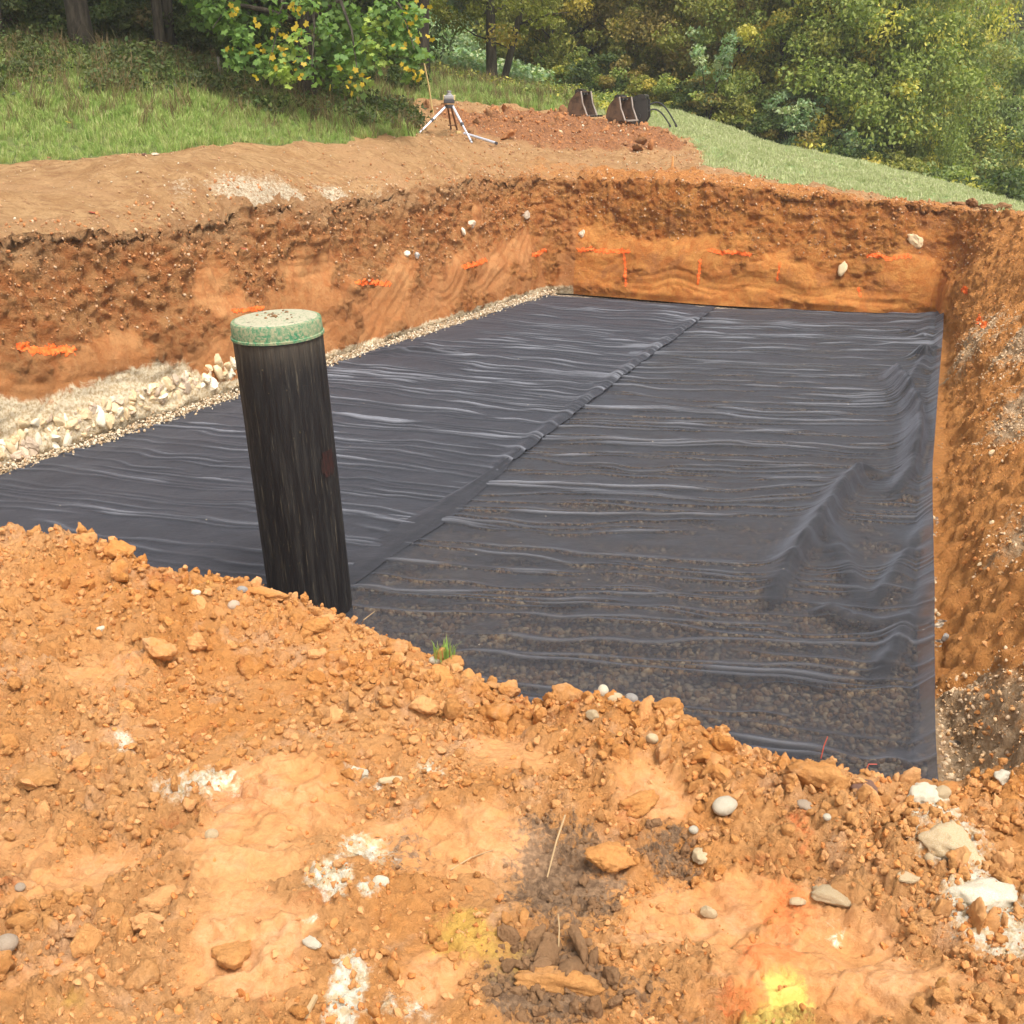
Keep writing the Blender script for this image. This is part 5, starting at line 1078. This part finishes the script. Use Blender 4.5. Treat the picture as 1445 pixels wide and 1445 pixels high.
# pale sapling and pale shrub
def spray_plant(name, label, cat, x, y, h, mat, stems, seed, spread=.6, leaf=.06, tm_='bark'):
    r = np.random.RandomState(seed); z0 = gz(x, y); t = empty(name, (x, y, z0), label, cat); mb = MB(); cen = []
    for k in range(stems):
        a = 2 * pi * k / stems + r.rand(); sp_ = spread * r.uniform(.5, 1.); q = [Vector((cos(a) * sp_ * f ** 1.3, sin(a) * sp_ * f ** 1.3, h * r.uniform(.7, 1.) * f - .05)) for f in (0, .33, .66, 1.)]
        mb.tube(q, [.02, .016, .011, .005], 5); cen += [tuple(p_) for p_ in q[1:]] + [tuple((q[2] + q[3]) / 2)]
    mb.build('stem', M[tm_], t); link('foliage', leaf_cloud('foliage', np.array(cen), np.full(len(cen), .26), 60, leaf, mat, seed), t); return t
spray_plant('sapling', 'pale green sapling standing in front of the olive wood', 'tree', X_at(1003, 34.4), 34.4, 2.6, M['lf_pale'], 6, 71, 1.)
spray_plant('shrub', 'pale leafy shrub in front of the wood above the meadow', 'bush', X_at(1128, 33.6), 33.6, 2., M['lf_pale'], 9, 72, .9)
spray_plant('shrub', 'small pale shrub at the wood edge right of the larger pale one', 'bush', X_at(1215, 33.2), 33.2, 1.6, M['lf_pale'], 6, 73, .6)
# twin trunked tree
tx, ty = X_at(705, 34), 34.; t = empty('twin_trunk_tree', (tx, ty, gz(tx, ty)), 'tree with two dark trunks in front of the green hillside', 'tree')
link('trunk', trunk_mesh(61, 5.6, .18, (-.04, 0), 9, 2.4, M['bark'], .3), t, (-.1, 0, 0)); link('trunk', trunk_mesh(62, 5., .12, (.22, 0), 7, 2., M['bark'], .35), t, (.08, .05, 0))
r = np.random.RandomState(91); c_ = crown_centers(r, 2.3, 2.5, 110); c_[:, 2] += 3.5; c_ = c_[c_[:, 2] > 1.25]; link('crown', leaf_cloud('crown', c_, r.uniform(.25, .6, len(c_)), 120, .06, M['lf_twin'], 92), t)
# undergrowth on the hillside behind
n = 1000; hx = RS.uniform(-7, 5.5, n); hy = RS.uniform(35.5, 56, n); k = (hy > 36 + .9 * np.maximum(0, hx)); hx, hy = hx[k], hy[k]; hz = GZ(hx, hy)
link_ = link('undergrowth', leaf_cloud('undergrowth', np.stack([hx, hy, hz + .25], 1), RS.uniform(.35, .7, len(hx)), 75, .085, M['lf_pale'], 93, up=.8)); tag(link_, 'carpet of pale green brambles on the hillside behind the twin trunks', 'undergrowth', None, 'stuff')
n = 240; hx = RS.uniform(-3.2, 3.5, n); hy = RS.uniform(28.5, 35.5, n); hz = GZ(hx, hy)
link_ = link('rough_growth', leaf_cloud('rough_growth', np.stack([hx, hy, hz + .1], 1), RS.uniform(.2, .4, len(hx)), 40, .05, M['lf_green'], 94, up=.8)); tag(link_, 'rough weeds around the foot of the twin trunked tree', 'weeds', None, 'stuff')

for j_, (mt, lb) in enumerate((('lf_wood', 'low green brambles on the bank below the left wood'), ('lf_dark', 'dark weeds on the bank below the left wood'), ('lf_wood', 'brown green dead weeds on the bank below the left wood'))):
    bx_, by_ = BRAM[0][j_::3], BRAM[1][j_::3]; o = link('brambles', leaf_cloud('brambles', np.stack([bx_, by_, GZ(bx_, by_) + .12], 1), RS.uniform(.18, .42, len(bx_)), 70, .04, M[mt], 300 + j_, up=.6), None); tag(o, lb, 'undergrowth', None, 'stuff')
# left wood: trunks, dark crowns
for i, (px, Y_, r0, lb) in enumerate([(118, 21.0, .22, 'thick dark trunked tree in the shade at the upper left'), (226, 21.6, .10, 'slender dark tree left of the yellow leaved maple'), (247, 22.2, .11, 'slender leaning tree right beside the other slender one'), (40, 22.4, .12, 'dark tree at the far left of the wood'), (18, 20.9, .06, 'thin sapling trunk at the left edge')]):
    x_ = X_at(px, Y_); t = empty('woodland_tree', (x_, Y_, gz(x_, Y_)), lb, 'tree')
    link('trunk', trunk_mesh(70 + i, 7., r0, (random.uniform(-.05, .05), 0), 8, 2.4, M['bark'], .45), t); r = np.random.RandomState(120 + i); c_ = crown_centers(r, 2.4, 2.6, 60); c_[:, 2] += 4.4; c_ = c_[c_[:, 2] > 1.5 + .6 * r.rand(len(c_))]
    link('crown', leaf_cloud('crown', c_, r.uniform(.3, .6, len(c_)), 80, .07, M[['lf_wood', 'lf_wood', 'lf_olive', 'lf_wood', 'lf_dark'][i]], 130 + i), t)
for i, (px, Y_, s_) in enumerate([(-150, 23.6, 1.), (-40, 24, 1.), (60, 24.4, 1.), (150, 24.6, 1.), (240, 25, 1.), (330, 25.5, 1.1), (420, 27, 1.1), (510, 29.5, 1.1), (0, 34, 1.6), (130, 35, 1.6), (260, 36, 1.6), (400, 37, 1.6), (-250, 24, 1.1), (-330, 30, 1.5)]):
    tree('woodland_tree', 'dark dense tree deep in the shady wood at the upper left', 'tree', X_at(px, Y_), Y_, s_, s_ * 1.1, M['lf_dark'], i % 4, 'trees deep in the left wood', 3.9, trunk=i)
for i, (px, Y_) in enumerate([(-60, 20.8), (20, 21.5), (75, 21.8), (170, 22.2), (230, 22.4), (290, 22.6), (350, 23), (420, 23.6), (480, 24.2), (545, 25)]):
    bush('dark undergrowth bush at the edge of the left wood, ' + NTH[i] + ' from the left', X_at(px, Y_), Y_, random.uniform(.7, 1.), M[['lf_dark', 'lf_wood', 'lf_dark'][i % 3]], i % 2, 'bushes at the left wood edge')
# conifer
cx_, cy_ = X_at(600, 28), 28.; t = empty('conifer', (cx_, cy_, gz(cx_, cy_)), 'dark drooping conifer above the laser tripod', 'tree'); link('trunk', trunk_mesh(81, 9, .16, (0, 0), 4, 1.2, M['bark'], .3), t)
r = np.random.RandomState(140); c_ = []
for lv in range(12):
    hz_ = 2.9 + lv * .5; R_ = 2.2 * (1 - lv / 14)
    for k in range(11):
        a = r.uniform(0, 2 * pi)
        for f in (.35, .6, .85, 1.): c_.append((cos(a) * R_ * f, sin(a) * R_ * f, hz_ - .35 * f * f))
link('crown', leaf_cloud('crown', np.array(c_), np.full(len(c_), .28), 34, .07, M['lf_conifer'], 141, up=.1, droop=1.2, aspect=.18), t)
# maple: lobed leaves
def maple_leaf():
    pts = []; lob = [(-152, .42), (-118, .74), (-92, .60), (-60, .92), (-30, .64), (0, 1.0), (30, .62), (58, .95), (92, .58), (116, .70), (150, .40), (180, .15)]
    for a, r_ in lob: pts.append((r_ * sin(radians(a)) , r_ * cos(radians(a)), .10 * abs(sin(radians(a))) * r_ - .08 * r_ * r_))
    return np.array([(0, 0, 0)] + pts), [(0, i + 1, (i + 1) % len(pts) + 1) for i in range(len(pts))]
MLV, MLF = maple_leaf(); MLF = np.array(MLF)
def lobed_cloud(name, centers, crad, n_per, size, mat, seed):
    r = np.random.RandomState(seed); nc = len(centers); N = nc * n_per; C_ = np.repeat(centers, n_per, 0); cr = np.repeat(crad, n_per)
    d = r.normal(size=(N, 3)); d /= np.linalg.norm(d, axis=1, keepdims=True); Pn = C_ + d * (cr * r.rand(N) ** .5)[:, None]
    nr = r.normal(size=(N, 3)) * .45 + d * .3; nr[:, 2] += .6; nr[:, 1] -= .25; nr /= np.linalg.norm(nr, axis=1, keepdims=True)
    dn = np.array([0, -.2, -1.]) + r.normal(size=(N, 3)) * .5; t2 = dn - nr * (dn * nr).sum(1, keepdims=True); t2 /= np.linalg.norm(t2, axis=1, keepdims=True); t1 = np.cross(t2, nr); s_ = size * r.uniform(.6, 1.25, N)
    V = Pn[:, None] + (MLV[None, :, 0:1] * t1[:, None] + MLV[None, :, 1:2] * t2[:, None] + MLV[None, :, 2:3] * nr[:, None]) * s_[:, None, None]
    k = len(MLV); Fq = (MLF[None] + (np.arange(N) * k)[:, None, None]).reshape(-1, 3)
    return new_mesh(name, V.reshape(-1, 3), Fq, mat, False, dict(tint=np.repeat(r.rand(N), k), clump=np.repeat(np.repeat(r.rand(nc), n_per), k)))
mx, my = X_at(425, 20.6), 20.6; mz = gz(mx, my); t = empty('maple_tree', (mx, my, mz), 'green maple with hanging yellow leaves at the top left of the pit', 'tree')
link('trunk', trunk_mesh(83, 6, .17, (0, 0), 14, 2.4, M['bark'], .12), t)
r = np.random.RandomState(150); c_ = crown_centers(r, 2.35, 2.6, 165, inner=.5); c_[:, 2] += 2.75; c_[:, 1] *= .8; c_ = c_[(c_[:, 2] > .25)]
link('foliage', lobed_cloud('foliage', c_, r.uniform(.22, .42, len(c_)), 42, .085, M['lf_maple'], 151), t)['kind'] = 'stuff'
yl = new_mesh('leaf', MLV, MLF, M['lf_yellow'], False, dict(tint=np.full(len(MLV), .5), clump=np.full(len(MLV), .5)))
YC = [(350, 22), (365, 70), (385, 50), (400, 40), (412, 70), (430, 28), (340, 65), (432, 95), (398, 85), (505, 110), (487, 115), (360, 110), (585, 15), (600, 5), (580, 40), (575, 70), (590, 60), (585, 95), (592, 110), (565, 65), (490, 100), (420, 10), (330, 15)]
for i in range(95):
    cpx, cpy = random.choice(YC); px = cpx + random.gauss(0, 9); py = cpy + random.gauss(0, 9); p_ = aty(px, py, random.uniform(17.9, 18.7)); s_ = random.uniform(.035, .075)
    link('leaf', yl, t, (p_[0] - mx, p_[1] - my, p_[2] - mz), (radians(90) + random.gauss(0, .6), random.gauss(pi, .6), random.gauss(0, .8)), (s_, s_, s_))
c2 = np.array([aty(px, py, 18.9) - np.array((mx, my, mz)) for px, py in [(540, 10), (560, 30), (575, 55), (560, 70), (585, 25), (545, 50), (530, 30), (590, 75), (578, 95), (520, 60), (500, 80), (535, 80), (320, 30), (345, 50), (300, 15), (370, 90), (400, 105), (330, 80), (440, 100), (480, 95), (420, 60), (460, 40), (390, 20)]])
link('hanging_foliage', lobed_cloud('hanging_foliage', c2, np.full(len(c2), .24), 40, .08, M['lf_maple'], 152), t)['kind'] = 'stuff'
mb = MB()
for q in [(330, 0, 300, 40), (540, -30, 585, 70), (480, 0, 505, 105), (400, -10, 380, 90), (440, 0, 440, 95)]:
    a_ = aty(q[0], q[1], 19.4) - np.array((mx, my, mz)); b_ = aty(q[2], q[3], 18.6) - np.array((mx, my, mz)); mb.tube([a_, (a_ + b_) / 2 + (.05, 0, .08), b_], [.03, .018, .006], 5)
mb.build('branch', M['bark'], t)
# leaf litter: single fallen leaves
for px, py, Y_, mt, lb in [(98, 184, 16.6, 'lf_yellow', 'yellow fallen leaf on the left grass'), (130, 293, 12.6, 'leafred', 'red fallen leaf on the dirt bench'), (340, 296, 12.9, 'leafred', 'red fallen leaf by the white chippings')]:
    p_ = aty(px, py, Y_); s_ = .06; lm = new_mesh('fallen_leaf', MLV, MLF, M[mt], False, dict(tint=np.full(len(MLV), .5), clump=np.full(len(MLV), .5)))
    tag(link('fallen_leaf', lm, None, (p_[0], p_[1], gz(p_[0], p_[1]) + (.03 if mt == 'leafred' else .16)), (.3, .2, 1), (s_, s_, s_)), lb, 'leaf')

# ------------------------------------------------------------------ things behind the pit
def gp_(px, py, Y_): p_ = aty(px, py, Y_); return Vector(p_)
# laser level tripod
Tp = gp_(636, 200, 22); z0 = gz(Tp.x, Tp.y); Hd = gp_(634, 149, 22)
tri = empty('survey_tripod', (Tp.x, Tp.y, z0), 'survey tripod with pale metal legs on the dirt behind the pit', 'tripod')
def loc(v): return Vector(v) - Vector((Tp.x, Tp.y, z0))
def legm(a, b, r_, mat, name='leg'):
    a = loc(a); b = loc(b); mb = MB(); mid = a.lerp(b, .5); mb.tube([a, mid], r_, 8); mb.tube([mid, b], r_ * .78, 8); o_ = mb.build(name, M[mat], tri)
    d_ = (b - a).normalized(); MB().tube([b - d_ * .05, b + d_ * .04], [r_ * .9, .004], 8).build('foot', M['steel'], o_); MB().tube([mid - d_ * .02, mid + d_ * .03], r_ * 1.5, 8).build('clamp', M['dark'], o_)
ft = gp_(590, 192, 21.6); ft.z = gz(ft.x, ft.y); legm(Hd + Vector((-.05, 0, 0)), ft, .021, 'alu'); ft = gp_(666, 206, 21.4); ft.z = gz(ft.x, ft.y); legm(Hd + Vector((.06, -.02, 0)), ft, .023, 'alu')
ft = gp_(641, 197, 22.9); ft.z = gz(ft.x, ft.y)
for dx in (-.045, .045):
    MB().tube([loc(Hd + Vector((dx * .7, .03, -.02))), loc(ft + Vector((dx * 1.3, 0, 0)))], .018, 8).build('leg', M['wood'], tri)
MB().tube([loc(Hd + Vector((-.03, .06, -.35))), loc(Hd + Vector((.09, .12, -.35)))], .012, 6).build('brace', M['wood'], tri)
MB().lathe([(.03, -.05), (.075, -.045), (.085, -.01), (.085, .01), (.05, .02)], 24, loc(Hd)).build('head_plate', M['dark'], tri)
las = empty('laser_level', Hd + Vector((0, 0, .02)), 'yellow and grey rotating laser level on the tripod', 'laser level')
MB().box((0, 0, .055), (.20, .17, .075)).build('base', M['dark'], las, False, bevel=.015); MB().box((0, 0, .125), (.19, .16, .075)).build('housing', M['greyp'], las, False, bevel=.02)
for dx in (-.095, .095): MB().box((dx, -.01, .12), (.035, .12, .10)).build('side_cap', M['yellow'], las, False, bevel=.012)
MB().lathe([(.055, .16), (.055, .185), (.035, .19), (.035, .22), (.045, .225), (.045, .24), (.0, .245)], 20).build('rotor_head', M['greyp'], las)
# staff lying on the ground, wooden block
a_ = gp_(655, 189, 22.4); b_ = gp_(701, 206, 21.5); a_.z = gz(a_.x, a_.y) + .10; b_.z = gz(b_.x, b_.y) + .05; st = empty('survey_staff', a_, 'white metal staff lying on the ground right of the tripod', 'staff')
d_ = b_ - a_; MB().tube([(0, 0, 0), d_ * .97], .026, 8).build('tube', M['alu'], st); MB().tube([d_ * .97, d_], .029, 8).build('end_cap', M['dark'], st)
q = gp_(647, 188, 22.6); o = MB().box((0, 0, 0), (.10, .06, .05)).build('wood_block', M['stakewood'], None, False, bevel=.008); o.location = (q.x, q.y, gz(q.x, q.y) + .05); o.rotation_euler = (0, .1, .5); tag(o, 'small pale wooden block at the foot of the lying staff', 'block')
def stick(name, label, a, b, r_, mat, cat):
    o = empty(name, a, label, cat); a, b = Vector(a), Vector(b); MB().tube([(0, 0, -.1), (b - a) * .5 + Vector((.01, 0, 0)), b - a], [r_, r_ * .95, r_ * .8], 7).build('shaft', M[mat], o); MB().tube([b - a, (b - a) * 1.02], [r_ * .95, r_ * .3], 7).build('tip', M[mat], o); return o
q = gp_(612, 168, 23.5); zq = gz(q.x, q.y); stick('wooden_rod', 'tall yellowish rod leaning left beside the tripod', (q.x, q.y, zq), gp_(597, 82, 23.4), .018, 'stakewood', 'rod')
q = gp_(310, 108, 20.6); zq = gz(q.x, q.y); stick('wooden_stub', 'short pale stub standing in the dark grass under the maple', (q.x, q.y, zq), (q.x, q.y, zq + .42), .03, 'bark_pale', 'post')
q = gp_(947, 252, 20.6); zq = gz(q.x, q.y); stick('marker_peg', 'small orange peg standing on the far pit edge', (q.x, q.y, zq), (q.x + .01, q.y, zq + .17), .022, 'clod', 'peg')
# digger buckets
def bucket(name, label, P0, rz, W_, R_, tines):
    t = empty(name, P0, label, 'digger bucket', 'digger buckets on the grass'); t.rotation_euler = (0, 0, rz)
    # profile in (u, z): mouth faces +u
    prof = [(R_ * u_, R_ * z_) for u_, z_ in ((1.05, 1.68), (.88, 1.66), (.62, 1.50), (.38, 1.26), (.19, 1.0), (.07, .72), (.02, .45), (.03, .2), (.10, .04), (.3, .0), (.8, .0), (1.2, .0), (1.6, .03))]
    th = .022; vs = []; fs = []
    for yy in (-W_ / 2, W_ / 2):
        for (u, z_) in prof: vs.append((u, yy, z_))
        for (u, z_) in prof: cu, cz_ = R_ * .8, R_ * .8; L = math.hypot(u - cu, z_ - cz_) + 1e-6; vs.append((u - (u - cu) / L * th, yy, z_ - (z_ - cz_) / L * th))
    n_ = len(prof)
    for i in range(n_ - 1): fs += [(i, i + 1, 2 * n_ + i + 1, 2 * n_ + i), (n_ + i + 1, n_ + i, 3 * n_ + i, 3 * n_ + i + 1)]
    fs += [(0, 2 * n_, 3 * n_, n_), (n_ - 1, 2 * n_ - 1, 4 * n_ - 1, 3 * n_ - 1)]
    mb = MB(); mb.add(vs, fs); mb.build('shell', M['rust'], t)
    for sy in (-1, 1):
        yy = sy * (W_ / 2 + .008); vs = [(u, yy, z_) for u, z_ in prof] + [(u, yy + sy * .02, z_) for u, z_ in prof]
        fs = [tuple(range(n_)), tuple(range(2 * n_ - 1, n_ - 1, -1))] + [(i, (i + 1) % n_, n_ + (i + 1) % n_, n_ + i) for i in range(n_)]
        mb = MB(); mb.add(vs, fs); o_ = mb.build('side_plate', M['rust'], t, False)
        MB().tube([(R_ * 1.06, yy + sy * .01, R_ * 1.68), (R_ * 1.22, yy + sy * .01, R_ * .9), (R_ * 1.6, yy + sy * .01, R_ * .04)], .022, 6).build('cutting_edge', M['worn'], o_)
    for sy in (-.16, .16):
        e = [(R_ * .3, R_ * 1.3), (R_ * .35, R_ * 1.75), (R_ * .55, R_ * 1.85), (R_ * .95, R_ * 1.78), (R_ * 1.1, R_ * 1.45)]; n2 = len(e)
        vs = [(u, sy * W_ - .02, z_) for u, z_ in e] + [(u, sy * W_ + .02, z_) for u, z_ in e]; fs = [tuple(range(n2)), tuple(range(2 * n2 - 1, n2 - 1, -1))] + [(i, (i + 1) % n2, n2 + (i + 1) % n2, n2 + i) for i in range(n2)]
        mb = MB(); mb.add(vs, fs); mb.build('hanger_ear', M['steel'], t, False)
    for u, z_ in ((.5, 1.66), (.9, 1.62)): MB().tube([(R_ * u, -.24 * W_, R_ * z_), (R_ * u, .24 * W_, R_ * z_)], .035, 10).build('pin', M['steel'], t)
    MB().box((R_ * 1.56, 0, R_ * .03), (.12, W_, .03)).build('lip_plate', M['worn'], t, False)
    if tines:
        for k in range(4): MB().box((R_ * 1.56 + .1, (k - 1.5) * W_ * .28, R_ * .02), (.14, .05, .035)).build('tooth', M['steel'], t, False)
    return t
q = gp_(822, 172, 26); bucket('digger_bucket', 'rusty brown digger bucket standing alone on the left behind the spoil heap', (q.x - .22, q.y + .25, gz(q.x, q.y) + .06), radians(-30), .46, .31, True)
q = gp_(880, 184, 25.2); bucket('digger_bucket', 'wider rusty digger bucket on the right with the hose beside it', (q.x - .24, q.y + .25, gz(q.x, q.y) + .06), radians(-32), .54, .29, False)
q = gp_(903, 180, 25.9); z0 = gz(q.x, q.y); t = empty('quick_coupler', (q.x, q.y, z0), 'dark steel coupler standing behind the right digger bucket', 'machine part')
for sy in (-.16, .16):
    e = [(-.25, 0), (-.30, .35), (-.18, .62), (.05, .68), (.22, .55), (.25, .2), (.12, 0)]; n2 = len(e); vs = [(u, sy - .02, z_) for u, z_ in e] + [(u, sy + .02, z_) for u, z_ in e]; fs = [tuple(range(n2)), tuple(range(2 * n2 - 1, n2 - 1, -1))] + [(i, (i + 1) % n2, n2 + (i + 1) % n2, n2 + i) for i in range(n2)]
    mb = MB(); mb.add(vs, fs); mb.build('side_plate', M['steel'], t, False)
for u, z_ in ((-.12, .58), (.12, .62), (0, .2)): MB().tube([(u, -.22, z_), (u, .22, z_)], .055, 12).build('pin', M['steel'], t)
t.rotation_euler = (0, 0, radians(-20)); t.scale = (.8, .8, .95)
for j, (dx, hh) in enumerate(((.5, .32), (.38, .2))):
    pts = [Vector((q.x + .15 + dx * 1.25 * f, q.y - .1 - .1 * j, z0 + .12 + hh * sin(pi * (.25 + .75 * f)) * 1.2 - .1 * f)) for f in np.linspace(0, 1, 14)]
    mb = MB(); mb.tube([p_ - pts[0] for p_ in pts], .018, 7); o = mb.build('hydraulic_hose', M['hose']); o.location = pts[0]; tag(o, ['longer black hose looping out to the right of the coupler', 'shorter black hose looping inside the longer one'][j], 'hose')
    MB().tube([pts[-1] - pts[0], pts[-1] - pts[0] + Vector((.03, 0, -.06))], .026, 8).build('fitting', M['steel'], o)
# white flowers on the meadow
for i, (px, py) in enumerate([(1199, 239), (1202, 247), (1278, 264), (1284, 265), (1290, 267), (1205, 250), (1273, 262)]):
    p_ = aty(px, py, 30.5 - (px - 1199) * .015); zz = gz(p_[0], p_[1]); t = MB(); t.tube([(0, 0, 0), (0, 0, .16)], .006, 5); o = t.build('flower', M['grass']); o.location = (p_[0], p_[1], zz); tag(o, 'white flower head on the meadow near the wood edge', 'flower', 'white meadow flowers')
    mb = MB()
    for k in range(7): a = 2 * pi * k / 7; mb.add([(0, 0, .17), (.05 * cos(a - .3), .05 * sin(a - .3), .18), (.07 * cos(a), .07 * sin(a), .17), (.05 * cos(a + .3), .05 * sin(a + .3), .18)], [(0, 1, 2, 3)])
    mb.build('petals', M['flower'], o)
# ------------------------------------------------------------------ mist in the air
mb = MB(); mb.box((10, 60, 12), (150, 190, 56)); hm_ = bpy.data.materials.new('mist'); hm_.use_nodes = True; hm_.node_tree.nodes.remove(hm_.node_tree.nodes['Principled BSDF'])
pv = hm_.node_tree.nodes.new('ShaderNodeVolumePrincipled'); pv.inputs['Density'].default_value = HAZE; pv.inputs['Color'].default_value = (.9, .93, .96, 1); pv.inputs['Anisotropy'].default_value = .3
hm_.node_tree.links.new(pv.outputs[0], hm_.node_tree.nodes['Material Output'].inputs['Volume'])
tag(mb.build('haze', hm_, None, False), 'thin morning mist over the meadow and wood', 'haze', None, 'stuff')
print('sites', len(SITES), 'OUT', OUT, 'objects', len(bpy.data.objects))
